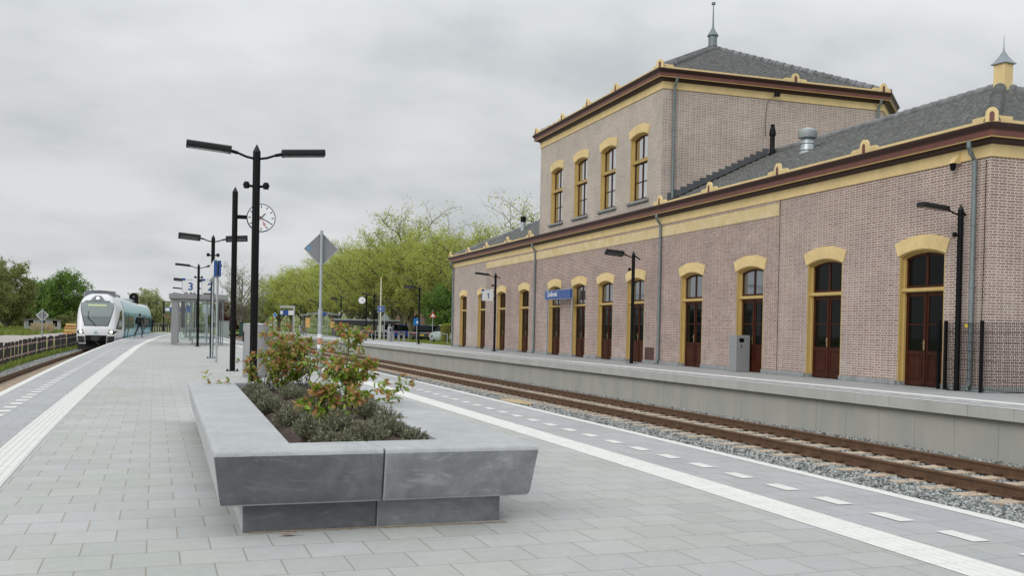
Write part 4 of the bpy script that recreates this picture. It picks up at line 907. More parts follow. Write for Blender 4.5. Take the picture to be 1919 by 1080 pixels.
# ------------------------------------------------------------------ lamp posts
def head_mb(sg,roll=0.,ln=.70,w=.24,th=.10,x0=.40,z0=3.985,tilt=R(4.5)):
    mb=MB(); rot=Matrix.Rotation(-sg*tilt,3,'Y')@Matrix.Rotation(-roll,3,'X'); loc=(sg*x0,0,z0)
    a,b=(0,sg*ln) if sg>0 else (sg*ln,0)
    pr=[(-w/2,0),(-w/2+.015,-.035),(w/2-.015,-.035),(w/2,0),(w/2,th*.45),(w/2-.03,th*.7),(-w/2+.03,th*.7),(-w/2,th*.45)]
    vs=[(x,y,z) for x in (a,b) for y,z in pr]; n=len(pr); mb.add(vs,[tuple(range(n)),tuple(range(n,2*n))[::-1]]+[(i,(i+1)%n,n+(i+1)%n,n+i) for i in range(n)],rot,loc); return mb
def lens_mb(sg,roll=0.,ln=.68,x0=.40,z0=3.985,tilt=R(4.5)):
    mb=MB(); rot=Matrix.Rotation(-sg*tilt,3,'Y')@Matrix.Rotation(-roll,3,'X'); loc=(sg*x0,0,z0)
    for f in (.18,.86): x=sg*ln*f; mb.box(x-.04,x+.04,-.05,.05,-.040,-.0355,rot,loc)
    mb.box(*(sorted((sg*ln*.08,sg*ln*.95))),-.07,.07,-.0375,-.0352,rot,loc); return mb
M['lens']=mat('lamp_lens',(.10,.10,.105),.15); M['headm']=mat('lamp_head_metal',(.013,.013,.015),.45,metal=.3)
def post_mb(h,r):
    mb=MB(); n=24; pr=[]
    for z in (0,h-.13):
        for k in range(n):
            a=2*PI*k/n; rr=r*(1-.16*(math.cos(4*a)>.82)); pr.append((rr*math.cos(a),rr*math.sin(a),z))
    mb.add(pr,[tuple(range(n))[::-1],tuple(range(n,2*n))]+[(i,(i+1)%n,n+(i+1)%n,n+i) for i in range(n)])
    return mb
def base_mb():
    mb=MB(); mb.box(-.15,.15,-.15,.15,.0,.014)
    for a in (-1,1):
        for b in (-1,1): mb.lathe([(.016,.014),(.016,.05),(.01,.055)],6,(a*.115,b*.115,0))
    return mb
def lamp(double,label,group,speak=True,h=4.1,r=.062,roll=0.):
    t=root('platform_lamp',(0,0,0),label,'lamp post',group)
    p=link('post',post_mb(h,r),M['black'],t,smooth=True); link('post_cap',MB().lathe([(r,h-.13),(r*.98,h-.115),(.004,h)],16),M['headm'],t)
    link('base_plate',base_mb(),M['black'],t)
    sides=(-1,1) if double else (-1,)
    for sg in sides:
        mb=MB(); mb.tube([(sg*.05,0,h-.235),(sg*.16,0,h-.215),(sg*.29,0,h-.165),(sg*.44,0,h-.132)],.020,8); mb.tube([(sg*.30,0,h-.162),(sg*.46,0,h-.125)],.028,8); link('arm',mb,M['black'],t,smooth=True)
        hd=link('lamp_head',head_mb(sg,roll,z0=h-.14),M['headm'],t); link('lens',lens_mb(sg,roll,z0=h-.14),M['lens'],hd)
    if not double:
        link('counter_arm',MB().tube([(.05,0,h-.18),(.27,0,h-.31)],[.026,.026],8),M['black'],t)
    if speak:
        for sg in ((-1,1) if double else (-1,)):
            mb=MB(); mb.tube([(sg*.06,0,h-.69),(sg*.13,0,h-.68)],.022,8); mb.lathe([(.02,-.05),(.045,-.045),(.05,.03),(.035,.06),(.01,.065)],12,(sg*.155,0,h-.68)); mb.tube([(sg*.12,0,h-.70),(sg*.20,-.02,h-.655)],.03,8)
            link('loudspeaker',mb,M['black'],t,smooth=True)
    return t
dl=lamp(True,'nearest double-headed black lamp post, standing in front of the clock','double lamps along the island platform')
Lp=[(1.03,16.82),(.76,34.43),(.47,51.4),(.17,69),(-.12,86),(-.36,103)]; dl.location=(*Lp[0],0)
labs=['','second double lamp from the camera, beside the tall white framed sign','third double lamp, in front of the glass shelter','fourth double lamp, rising behind the platform 3 board','fifth double lamp beyond the shelter roof','farthest double lamp of the row on the island platform']
dl2=lamp(True,labs[1],'double lamps along the island platform',roll=R(38)); dl2.location=(*Lp[1],0)
for i in range(2,6): dup(dl2 if i in (3,5) else dl,(*Lp[i],0),label=labs[i])
SL=[((1792,733),'single lamp in front of the near corner of the brick building, by the mesh fence'),((1183,682),'single lamp beside the brown wall hatch of the brick building'),((926,659),'single lamp carrying the board with number 1'),((784.5,645.5),'single lamp on the grass side just left of the brick building')]
sl=None; sl2=None
for (p,l) in SL:
    q=G(*p)
    if l==SL[1][1]: sl2=lamp(False,l,'single lamps along the building platform',roll=R(40)); sl2.location=q
    elif l==SL[3][1]: dup(sl2,q,label=l)
    elif sl is None: sl=lamp(False,l,'single lamps along the building platform'); sl.location=q; sl.rotation_euler[2]=R(1)
    else: dup(sl,q,label=l)
for px,top,l in ((700,549,'single lamp immediately right of the far small clock'),(638,558,'single lamp between the diamond sign post and the far clock'),(596.5,563,'single lamp in front of the far platform shelter'),(562,570,'single lamp between the far gantry sign and the shelter'),(514.5,577,'single lamp just above the small blue diamond sign'),(509.5,586,'smallest single lamp, farthest along the building platform')):
    dep=(4.1-EYE)*1866/(605+.02*(px-352)-top); dup(sl2 if px in (638,562,509.5) else sl,PD(px,dep),label=l)
dup(sl,PD(537,178),label='distant single lamp rising behind the far blue gantry sign'); 
# ------------------------------------------------------------------ clocks
def clock(label,grp=None):
    t=root('platform_clock',(0,0,0),label,'clock',grp); h=4.5; r=.068
    link('post',post_mb(h,r),M['black'],t,smooth=True); link('post_cap',MB().lathe([(r,h-.13),(.004,h)],16),M['headm'],t); link('base_plate',base_mb(),M['black'],t)
    return t
def face(t,cx,cz,armx):
    mb=MB(); mb.box(*sorted((armx[0],armx[1])),-.04,.04,cz-.045,cz+.045); link('bracket',mb,M['black'],t)
    rot=Matrix.Rotation(PI/2,3,'X')
    def disc(r,y0,y1,n=40):
        mb=MB(); v=[(cx+r*math.cos(2*PI*k/n),y,cz+r*math.sin(2*PI*k/n)) for y in (y0,y1) for k in range(n)]; mb.add(v,[tuple(range(n)),tuple(range(n,2*n))[::-1]]+[(i,(i+1)%n,n+(i+1)%n,n+i) for i in range(n)]); return mb
    rim=link('clock_case',disc(.345,-.055,.06),M['navy'],t); dl_=link('dial',disc(.325,-.0585,-.05),mat('clock_dial',(.90,.91,.93),.3),t)
    mk=MB()
    for k in range(12):
        a=k*PI/6; w,l=(.011,.06); c,s=math.cos(a),math.sin(a)
        P=[(x*c+z*s,-x*s+z*c) for x,z in ((-w,.245),(w,.245),(w,.245+l),(-w,.245+l))]; mk.add([(cx+x,y,cz+z) for y in (-.0605,-.0585) for x,z in P],[(0,1,2,3),(0,4,5,1),(1,5,6,2),(2,6,7,3),(3,7,4,0)])
    link('hour_marks',mk,M['navy'],dl_)
    def hand(nm,ang,l,w,y,m,ring=False):
        mb=MB(); c,s=math.cos(ang),math.sin(ang); P=[(x*c+z*s,-x*s+z*c) for x,z in ((-w,-.06),(w,-.06),(w*.8,l),(-w*.8,l))]; mb.add([(cx+x,yy,cz+z) for yy in (y,y+.002) for x,z in P],[(0,1,2,3),(0,4,5,1),(1,5,6,2),(2,6,7,3),(3,7,4,0)])
        if ring:
            o=(.17*s,.17*c); 
            for k in range(14):
                a,b=2*PI*k/14,2*PI*(k+1)/14; mb.add([(cx+o[0]+r*math.cos(q),y,cz+o[1]+r*math.sin(q)) for r,q in ((.022,a),(.033,a),(.033,b),(.022,b))],[(0,1,2,3)])
        link(nm,mb,m,dl_)
    hand('hour_hand',R(42),.15,.014,-.063,M['navy']); hand('minute_hand',R(119),.25,.011,-.066,M['navy']); hand('second_hand',R(155),.26,.004,-.069,M['red'],True)
ck=clock('large platform clock on a black post, its dial half hidden by the nearest lamp post','clocks on black posts'); ck.location=(1.05,25.2,0)
face(ck,.62,3.77,(.05,.30))
c2=clock('small distant clock on a black post in front of the green trees','clocks on black posts'); c2.location=PD(685.5,81.6); c2.scale=(.87,.87,.87)
face(c2,-.44,3.80,(-.05,-.12))
# ------------------------------------------------------------------ signs
# back of a diamond sign behind the planter
t=root('diamond_sign',(3.0,24,0),'grey back of a diamond road sign on a tall galvanised post behind the shrubs','sign')
link('post',MB().tube([(0,0,0),(0,0,3.42)],.035,12),M['galv'],t,smooth=True); sv_=link('sleeve',MB().tube([(0,0,0),(0,0,1.55)],.058,14).tube([(0,0,2.60),(0,0,2.66)],.045,12),M['galv'],t,smooth=True)
mb=MB(); c=2.98; d=.41
mb.add([(x,y,c+z) for y in (.038,.052) for x,z in ((-d,0),(0,-d),(d,0),(0,d))],[(0,1,2,3),(7,6,5,4),(0,4,5,1),(1,5,6,2),(2,6,7,3),(3,7,4,0)]); pn=link('sign_panel',mb,mat('sign_back_grey',(.25,.26,.275),.6,metal=.2,var=.05),t)
mb=MB()
for i in range(4):
    q=[(-d,0),(0,-d),(d,0),(0,d)]; a,b=q[i],q[(i+1)%4]; s=.955; mb.add([(x,y,c+z) for y in (.028,.056) for x,z in (a,b,(b[0]*s,b[1]*s),(a[0]*s,a[1]*s))],[(0,1,2,3),(7,6,5,4),(0,4,5,1),(2,6,7,3)])
link('sign_rim',mb,M['galv'],pn)
mb=MB(); mb.add([(-.355,.034,c-.01),(-.25,.034,c-.02),(-.25,.034,c+.055),(-.32,.034,c+.05)],[(0,1,2,3)]); link('sticker',mb,mat('sticker_blue',(.10,.35,.62),.5),pn,fix=False)
M['bandred']=mat('faded_red_band',(.50,.25,.17),.5)
for k,(z0,z1,m) in enumerate(((.60,.70,'white'),(.70,.86,'bandred'),(.86,.95,'white'))): link('reflective_band',MB().tube([(0,0,z0),(0,0,z1)],.0605,14),M[m],sv_,smooth=True)
# number boards
def num_board(t,n,s,x,y,z,th=.07,leftcap=False):
    """board with white face, blue square and numeral; lower left corner (x,y,z)"""
    mb=MB(); mb.box(x,x+s,y,y+th,z,z+s); b=link('number_board',mb,M['white'],t)
    mb=MB(); mb.box(x-.012,x,y-.003,y+th,z,z+s); mb.box(x,x+s*.20,y-.003,y-.0005,z+s*.83,z+s); link('blue_square',mb,M['blue'],b)
    if n=='1':
        q=[(-.035,0),(.035,0),(.035,.40),(-.03,.40),(-.13,.33),(-.11,.275),(-.035,.325)]
        link('numeral',MB().prism([(x+s*(.58+a*1.15),z+s*(.20+c*1.15)) for a,c in q],'y',y-.005,y-.001),M['blue'],b)
    else: put_text('numeral',n,s*.74,M['blue'],b,(x+s*.56,y-.004,z+s*.40),'-y',.012)
    mb=MB()
    for k,w in enumerate((.05,.035,.06,.03)): mb.box(x+s*.30+k*.07*s/.6,x+s*.30+k*.07*s/.6+w*s/.6,y-.003,y-.0005,z+s*.885,z+s*.92)
    link('small_print',mb,M['blue'],b); return b
q=G(926,659)
t=root('number_sign',(q[0]-.62,q[1]-.10,2.62),'white board with blue number 1 fixed to a black lamp post','sign'); num_board(t,'1',.60,-.12,0,0)
link('clamp',MB().box(.48,.57,.02,.11,.12,.16).box(.48,.57,.02,.11,.44,.48),M['black'],t)
# place-name sign on two posts
def name_sign(name,p1,p2,label,txt,h=2.95,bh=.42,facing='-x',grp='place name signs on two posts',m='blue',sz=.26,off=0.,over=.04):
    a,b=Vector((p1[0],p1[1],0)),Vector((p2[0],p2[1],0)); mid=(a+b)/2; d=(b-a); ln=d.length; ang=math.atan2(d.y,d.x)
    t=root('name_sign',mid,label,'sign',grp,rz=ang)
    for s_ in (-1,1): link('post',MB().tube([(s_*ln/2,0,0),(s_*ln/2,0,h)],.030,10).box(s_*ln/2-.1,s_*ln/2+.1,-.09,.09,0,.012),M['galv'],t,smooth=True)
    mb=MB(); mb.box(-ln/2-over,ln/2+over,.035,.115,h-bh,h); b_=link('name_board',mb,M[m],t)
    mb=MB(); mb.box(-ln/2-over-.004,ln/2+over+.004,.033,.117,h-.018,h+.004); mb.box(-ln/2-over-.004,ln/2+over+.004,.033,.117,h-bh-.004,h-bh+.012); link('frame',mb,M['galv'],b_)
    return t,b_,ln
pa,pb_=G(1066.7,670),G(1031.7,666)
pa[0]=pb_[0]=15.85
t,b_,ln=name_sign('name_sign',pa,pb_,'blue place name board reading Zuidbroek on two grey posts before the brick wall','Zuidbroek',h=2.98)
me=text_mesh('Zuidbroek',.30,.002,.004); 
# local x runs away from the camera; text on the track side must read from the track
me.transform(Matrix.Translation((ln*.21,.118,2.79))@Matrix.Rotation(PI,4,'Z')@Matrix.Rotation(PI/2,4,'X')); link('place_name',me,M['white'],b_,fix=False)
pa,pb_=G(405,680),G(397.5,673)
pb_=np.array([pa[0]-.05,34.0,0])
t,b_,ln=name_sign('name_sign',pa,pb_,'tall sign seen edge-on beside the second double lamp, blue ends and white face','',h=3.02,bh=.50,over=.25)
mb=MB(); mb.box(-ln/2-.25,ln/2+.25,.117,.122,2.56,3.0); link('white_face',mb,M['white'],b_)
mb=MB(); mb.box(-ln/2-.22,-ln/2+.4,-.09,-.03,2.55,3.01); link('blue_end',mb,M['blue'],b_)
pa,pb_=PD(720,84),PD(709,86)
t,b_,ln=name_sign('name_sign',pa,pb_,'small distant blue board on two thin posts beside the flagpole','',h=2.95,bh=.5,over=.1)
mb=MB(); mb.box(-.25,.2,.117,.121,2.62,2.78); link('place_name',mb,M['white'],b_)
# tall grey bin by the wall
t=root('litter_bin',(16.03,26.75,0),'square grey steel litter bin with a round-cornered slot against the brick wall','bin')
link('bin_body',MB().box(-.25,.25,-.20,.20,.0,1.12),M['greybin'],t,bevel=.03)
link('slot',MB().prism([(-.14,.93),(-.11,.90),(.0,.90),(.03,.93),(.03,1.0),(.0,1.03),(-.11,1.03),(-.14,1.0)],'y',-.203,-.16),M['black'],t)
mb=MB(); mb.lathe([(.001,0),(.014,.001),(.014,.028),(.001,.029)],8,(-.065,-.2,.80)); mb.box(-.075,-.055,-.2025,-.199,.735,.795); mb.box(-.055,-.035,-.2025,-.199,.735,.75); link('litter_symbol',mb,M['black'],t)
# mesh fence at the building corner
t=root('mesh_fence',(16.05,17.05,0),'black wire mesh fence panels at the near corner of the brick building','fence')
for (x,y) in ((16.07,18.32),(16.06,18.10),(16.02,17.00)): link('fence_post',MB().box(x-.03-16.05,x+.03-16.05,y-.03-17.05,y+.03-17.05,0,1.54),M['black'],t)
def mesh_panel(ax,ay,bx,by,z0=.06,z1=1.50):
    mb=MB(); d=Vector((bx-ax,by-ay,0)); ln=d.length; d.normalize(); n=int(ln/.05)
    for k in range(n+1):
        p=Vector((ax,ay,0))+d*(ln*k/n); mb.tube([(p.x,p.y,z0),(p.x,p.y,z1)],.0042,4,cap=False)
    z=z0+.02
    while z<z1:
        for o in (-.005,.005): mb.tube([(ax,ay+o,z),(bx,by+o,z)],.0055,4,cap=False)
        z+=.2
    return link('mesh_panel',mb,M['black'],t,world=True,fix=False)
mesh_panel(16.02,17.0,15.93,14.4); mesh_panel(16.06,18.1,16.02,17.0); mesh_panel(16.07,18.32,15.75,18.55)
link('fence_post',MB().box(15.93-.03-16.05,15.93+.03-16.05,14.4-.03-17.05,14.4+.03-17.05,0,1.54),M['black'],t)
# ------------------------------------------------------------------ glass shelter on the island
sx,sy=.6,54.6
sh=root('glass_shelter',(sx,sy,0),'glass waiting shelter with grey flat roof and pillar on the island platform','shelter')
link('roof',MB().box(-1.55,1.40,-.15,7.6,2.42,2.68),M['greybin'],sh,bevel=.02)
link('roof_light',MB().lathe([(.32,2.68),(.30,2.74),(.15,2.80),(.03,2.82)],14,(.45,.8,0)),M['black'],sh,smooth=True)
mb=MB(); mb.box(-1.42,-1.08,0,.5,0,2.42); link('pillar',mb,M['greybin'],sh,bevel=.01); link('pillar',MB().box(-1.42,-1.08,6.9,7.4,0,2.42),M['greybin'],sh)
for x,y in ((1.15,.1),(1.15,3.6),(1.15,7.3),(.35,.1)): link('corner_post',MB().box(x-.03,x+.03,y-.03,y+.03,0,2.42),M['zinc'],sh)
for (a,b,c,d) in ((-1.06,-.20,.10,.112),(-.16,.32,.10,.112),(-1.0,1.1,7.2,7.212)): 
    gp=link('glass_panel',MB().box(a,b,c,d,.25,2.30),M['glass'],sh); link('panel_frame',MB().box(a,b,c-.01,d+.01,.21,.25).box(a,b,c-.01,d+.01,2.30,2.33).box(a,a+.02,c-.01,d+.01,.25,2.3).box(b-.02,b,c-.01,d+.01,.25,2.3),M['galv'],gp)
for (y0,y1) in ((.55,2.6),(2.65,4.7),(4.75,6.85)):
    gp=link('glass_panel',MB().box(-.45,-.438,y0,y1,.25,2.30),M['glass'],sh); link('panel_frame',MB().box(-.46,-.43,y0,y1,.21,.25).box(-.46,-.43,y0,y1,2.3,2.33).box(-.46,-.43,y0,y0+.02,.25,2.3),M['galv'],gp)
link('timetable',MB().box(-.95,-.75,1.6,1.68,.9,2.35),M['black'],sh); link('timetable',MB().box(-.30,-.12,2.2,2.28,.9,2.35),M['black'],sh); link('timetable',MB().box(.62,.80,3.0,3.08,1.0,2.2),M['black'],sh)
link('white_notice',MB().box(.60,.82,2.96,2.985,1.2,1.9),M['white'],sh); link('blue_notice',MB().box(-.70,-.45,3.8,3.84,1.75,2.15),M['ltblue'],sh)
se=MB()
for k in range(4):
    x=-.75+k*.42
    for j in range(7): se.tube([(x+j*.055,1.3,.45),(x+j*.055,1.62,.44),(x+j*.055,1.70,.92)],.010,4)
    se.tube([(x-.02,1.3,.45),(x+.36,1.3,.45)],.014,5); se.tube([(x-.02,1.70,.92),(x+.36,1.70,.92)],.014,5)
se.tube([(-.8,1.5,.40),(.95,1.5,.40)],.035,8); se.box(-.4,-.32,1.45,1.55,0,.4); se.box(.5,.58,1.45,1.55,0,.4); link('wire_seats',se,M['galv'],sh)
for n,px,lab in (('3',340.6,'white board with blue number 3 standing on the shelter roof'),('2',376.,'white board with blue number 2 on the shelter roof, right of the 3')):
    x=PD(px,54.3)[0]; t=root('number_sign',(x,54.65,2.685),lab,'sign'); num_board(t,n,.74,0.,0,.07); link('mount',MB().box(.1,.16,.01,.05,0,.07).box(.56,.62,.01,.05,0,.07),M['black'],t)
    t2=MB(); t2.box(.80,.84,.3,.34,0,.8); t2.box(.80,.84,1.0,1.04,0,.8); link('side_stay',t2,M['greybin'],t)
# a traffic style board and clutter past the shelter
t=root('round_sign',(*G(388,641)[:2],0),'grey back of a round-cornered sign on a thin pole behind the glass shelter','sign')
link('post',MB().tube([(0,0,0),(0,0,2.35)],.03,8),M['galv'],t); link('sign_panel',MB().lathe([(.01,0),(.37,0),(.37,.02),(.01,.02)],8),M['galv'],t).rotation_euler=(PI/2,R(0),0)
t.children[1].location=(0,-.05,2.05)
# ------------------------------------------------------------------ end of island: gantry sign, fence, signal
q=PD(306,133,0.); t=root('gantry_sign',q,'black goal-post frame with a hanging blue destination board past the train','sign gantry')
link('frame',MB().box(-.09,.09,-.09,.09,0,4.0).box(-.3,4.2,-.06,.06,3.92,4.02).box(3.5,3.68,-.09,.09,0,4.0),M['black'],t)
bd=link('destination_board',MB().box(.15,3.3,-.12,.12,2.60,3.25),M['blue'],t); link('board_symbol',MB().box(.2,.75,-.125,-.12,2.72,3.13),M['white'],bd)
link('display',MB().box(1.1,3.2,-.125,-.12,2.7,3.15),mat('display_violet',(.05,.04,.16),.4),bd)
t=root('end_railing',(-2.2,YE,0),'low dark railing closing the far end of the island platform','railing')
mb=MB(); 
for k in range(24): mb.box(-1.9+k*.28,-1.9+k*.28+.16,0,.04,.05,1.0)
link('pickets',mb,mat('dark_picket',(.035,.035,.04),.7),t); link('top_rail',MB().box(-1.9,4.8,-.01,.05,1.0,1.05),M['zinc'],t)
t=root('stair_parapet',(-.6,YE+5,0),'sloping brown ramp edge at the far platform end','ramp'); link('ramp',MB().prism([(-2.4,2.3),(-2.4,2.0),(2.6,-.3),(2.6,.1)],'y',0,.4),mat('ramp_brown',(.22,.14,.10),.8),t)
sq=G(248,634,-.95); q=PD(249.5,97,-.95); t=root('railway_signal',(q[0],q[1],-.95),'black oval railway signal showing red above the train roof','signal')
link('mast',MB().box(-.07,.07,-.07,.07,0,4.2),M['black'],t)
mb=MB(); n=20; pr=[(.42*math.cos(2*PI*k/n),.42*math.sin(2*PI*k/n)*1.0+(.38 if math.sin(2*PI*k/n)>0 else -.38)) for k in range(n)]; mb.prism(pr,'y',-.05,.05); hd=link('signal_head',mb,M['black'],t); hd.location=(0,-.1,4.15)
for z,e in ((.42,None),(0,None),(-.45,1)):
    o=link('signal_lamp',MB().lathe([(.01,0),(.11,0),(.12,.03),(.01,.03)],14),mat('signal_glow',(.8,.1,.08),.4,emit=(1,.12,.08),es=7) if e else M['lens'],hd); o.rotation_euler=(PI/2,0,0); o.location=(0,-.055,z)
# ------------------------------------------------------------------ train
TR0=71.5; RZ0=-.76
def tpos(u):  # distance behind the nose -> world centre, heading
    y=TR0+u; return Vector((XLT(y),y,0))
tr=root('passenger_train',(XLT(TR0),TR0,RZ0),'white regional train with turquoise sides arriving at the left platform','train')
PR=[(1.27,.34),(1.38,.55),(1.44,.95),(1.47,1.5),(1.47,2.15),(1.43,2.65),(1.33,3.1),(1.17,3.45),(.96,3.70),(.55,3.82),(0,3.85)]
def tloft(name,u0,u1,prof,m,par=tr,step=2.,cap=True,both=True,off=0.):
    mb=MB(); us=[u0]; 
    while us[-1]+step<u1: us.append(us[-1]+step)
    us.append(u1); full=[(s+off*(1 if s>0 else 0),z) for s,z in prof]+([(-s-off*(1 if s>0 else 0),z) for s,z in prof[::-1][1:]] if both else []); n=len(full); vs=[];fs=[]
    for u in us:
        c=tpos(u); vs+=[(c.x+s,c.y,RZ0+z) for s,z in full]
    for i in range(len(us)-1): fs+=[(i*n+k,i*n+k+1,(i+1)*n+k+1,(i+1)*n+k) for k in range(n-1)]
    if both: fs+=[((i)*n,(i+1)*n,(i+1)*n+n-1,i*n+n-1) for i in range(len(us)-1)]
    if cap and both: fs+=[tuple(range(n)),tuple((len(us)-1)*n+k for k in range(n))]
    mb.add(vs,fs); return link(name,mb,m,par,world=True,smooth=True,fix=both)
M['trwhite']=mat('train_white',(.74,.75,.78),.25); M['trside']=mat('train_turquoise',(.22,.52,.60),.25); M['trdeep']=mat('train_teal',(.05,.33,.42),.25); M['maroon']=mat('maroon_door_edge',(.11,.02,.03),.4); M['dkgrey']=mat('underframe_dark',(.02,.02,.022),.7)
# nose: grid over the face
def hwz(z): return lerp_tab([(zz,s) for s,zz in PR],z)
def fz(z): return lerp_tab([(.34,.10),(.6,.0),(1.35,.05),(1.6,.18),(2.5,.62),(3.2,.98),(3.55,1.3),(3.72,1.7),(3.83,2.6)],z)
def nose(a,z,d=0.):
    w=hwz(z) if z<3.66 else lerp_tab([(3.66,.9),(3.83,.62)],z); c=tpos(0); return (c.x+a*w, TR0+fz(z)+.25*abs(a)**2+2.3*(max(0,abs(a)-.78)/.22)**1.25-d, RZ0+z)
zs=[.40,.6,.85,1.1,1.35,1.5,1.7,1.95,2.2,2.5,2.8,3.0,3.2,3.4,3.55,3.66,3.74,3.8,3.83]; As=[-1,-.96,-.92,-.88,-.84,-.8,-.76,-.6,-.3,0,.3,.6,.76,.8,.84,.88,.92,.96,1]
mb=MB(); vs=[nose(a,z) for z in zs for a in As]; na=len(As); fs=[(i*na+k,i*na+k+1,(i+1)*na+k+1,(i+1)*na+k) for i in range(len(zs)-1) for k in range(na-1)]
# side strips from the face edge back to u=5.6
for sg in (-1,1):
    o=len(vs); 
    for z in zs:
        p=nose(sg,z); c=tpos(5.6); w=hwz(z)
        for t_ in (0,.2,.5,1.):
            vs.append((p[0]+(c.x+sg*w-p[0])*t_,p[1]+(TR0+5.6-p[1])*t_,p[2]))
    fs+=[(o+i*4+k,o+i*4+k+1,o+(i+1)*4+k+1,o+(i+1)*4+k) for i in range(len(zs)-1) for k in range(3)]
mb.add(vs,fs); link('cab_shell',mb,M['trwhite'],tr,world=True,smooth='all',fix=False)
tloft('car_body',5.5,21.,PR,M['trwhite']); tloft('power_car',21.7,26.3,[(s*.99,z) for s,z in PR],M['trwhite']); tloft('car_body',27.,43.5,PR,M['trwhite'])
for a,b in ((20.9,21.8),(26.2,27.1)): tloft('gangway',a,b,[(s*.9,z*.95+.05) for s,z in PR],M['dkgrey'],cap=False)
tloft('underframe',3.4,42.,[(1.15,-.1),(1.2,.36),(0,.4)],M['dkgrey'])
# turquoise flanks, windows, doors (platform side and far side)
fl_=[(1.39,.55),(1.45,.95),(1.482,1.5),(1.482,2.1),(1.435,2.62)]
for sg in (1,-1):
    for a,b in ((6.0,20.9),(21.8,26.2),(27.1,43.4)): tloft('side_band',a,b,[(sg*(s+.004),z) for s,z in fl_],M['trside'],both=False)
    tloft('roof_band',6.0,43.4,[(sg*1.435,2.64),(sg*1.345,3.10),(sg*1.18,3.47)],mat('train_pale_turquoise',(.42,.66,.71),.3),both=False)
    for a,b in ((8.2,10.4),(12.6,20.3),(28.,33.),(35.2,42.5)): tloft('window_band',a,b,[(sg*1.492,1.40),(sg*1.494,2.1),(sg*1.46,2.42)],M['trainglass'],both=False)
    for a in (6.4,10.8,33.4):
        tloft('door',a,a+1.5,[(sg*1.43,.45),(sg*1.475,1.0),(sg*1.50,2.1),(sg*1.44,2.6)],M['trdeep'],both=False)
        tloft('door_window',a+.25,a+1.25,[(sg*1.50,1.2),(sg*1.51,2.1),(sg*1.47,2.45)],M['trainglass'],both=False)
        for e in (a-.15,a+1.5): tloft('door_edge',e,e+.15,[(sg*1.46,.42),(sg*1.515,2.1),(sg*1.43,2.72)],M['maroon'],both=False)
for a,b,w in ((4.5,8.5,.55),(10,15,.65),(29,36,.65)): tloft('roof_unit',a,b,[(w,3.6),(w,4.02),(w-.1,4.08),(0,4.1)],M['galv'] if a>5 else mat('roof_pod_grey',(.17,.18,.20),.5))
tloft('roof_unit',3.2,3.6,[(1.0,3.55),(.98,4.02),(0,4.08)],mat('roof_pod_grey',()))
# windscreen and face details
def patch(name,poly,m,d=.012,n=8,par=tr):
    """poly: bottom-left, bottom-right, top-right, top-left in (a,z)"""
    mb=MB(); vs=[];fs=[]
    for j in range(n+1):
        for i in range(n+1):
            u,v=i/n,j/n; bl,br,tr_,tl=poly; a=(bl[0]*(1-u)+br[0]*u)*(1-v)+(tl[0]*(1-u)+tr_[0]*u)*v; z=(bl[1]*(1-u)+br[1]*u)*(1-v)+(tl[1]*(1-u)+tr_[1]*u)*v; vs.append(nose(a,z,d))
    fs=[(j*(n+1)+i,j*(n+1)+i+1,(j+1)*(n+1)+i+1,(j+1)*(n+1)+i) for j in range(n) for i in range(n)]
    mb.add(vs,fs); return link(name,mb,m,par,world=True,smooth='all',fix=False)
wf=patch('windscreen_frame',[(-.50,1.60),(.50,1.60),(.84,3.30),(-.84,3.30)],M['dkgrey'],.012)
M['wscreen']=mat('windscreen_glass',(.13,.155,.16),.06,spec=.8)
patch('windscreen',[(-.475,1.65),(.475,1.65),(.81,3.25),(-.81,3.25)],M['wscreen'],.022,par=wf)
patch('sun_screen',[(-.60,2.25),(.60,2.25),(.79,3.2),(-.79,3.2)],mat('windscreen_upper',(.22,.26,.255),.08,spec=.8),.027,par=wf)
patch('destination_display',[(-.42,2.94),(.42,2.94),(.44,3.06),(-.44,3.06)],mat('led_dim',(.42,.46,.30),.4,emit=(.5,.6,.2),es=.25),.032,par=wf)
patch('top_fairing',[(-.38,3.33),(.38,3.33),(.20,3.66),(-.20,3.66)],mat('roof_pod_grey',()),.014)
E_=mat('headlight_glow',(.9,.9,.85),.3,emit=(1,.93,.8),es=4)
def lampdisc(name,a,z,r,m,par=tr,d=.03,sq=1.):
    c=nose(a,z,d); mb=MB(); n=14; v=[(c[0]+r*math.cos(2*PI*k/n),c[1]-y,c[2]+r*sq*math.sin(2*PI*k/n)) for y in (.0,-.06) for k in range(n)]; mb.add(v,[tuple(range(n)),tuple(range(n,2*n))[::-1]]+[(i,(i+1)%n,n+(i+1)%n,n+i) for i in range(n)]); return link(name,mb,m,par,world=True)
lampdisc('top_light',0,3.47,.085,E_,d=.05)
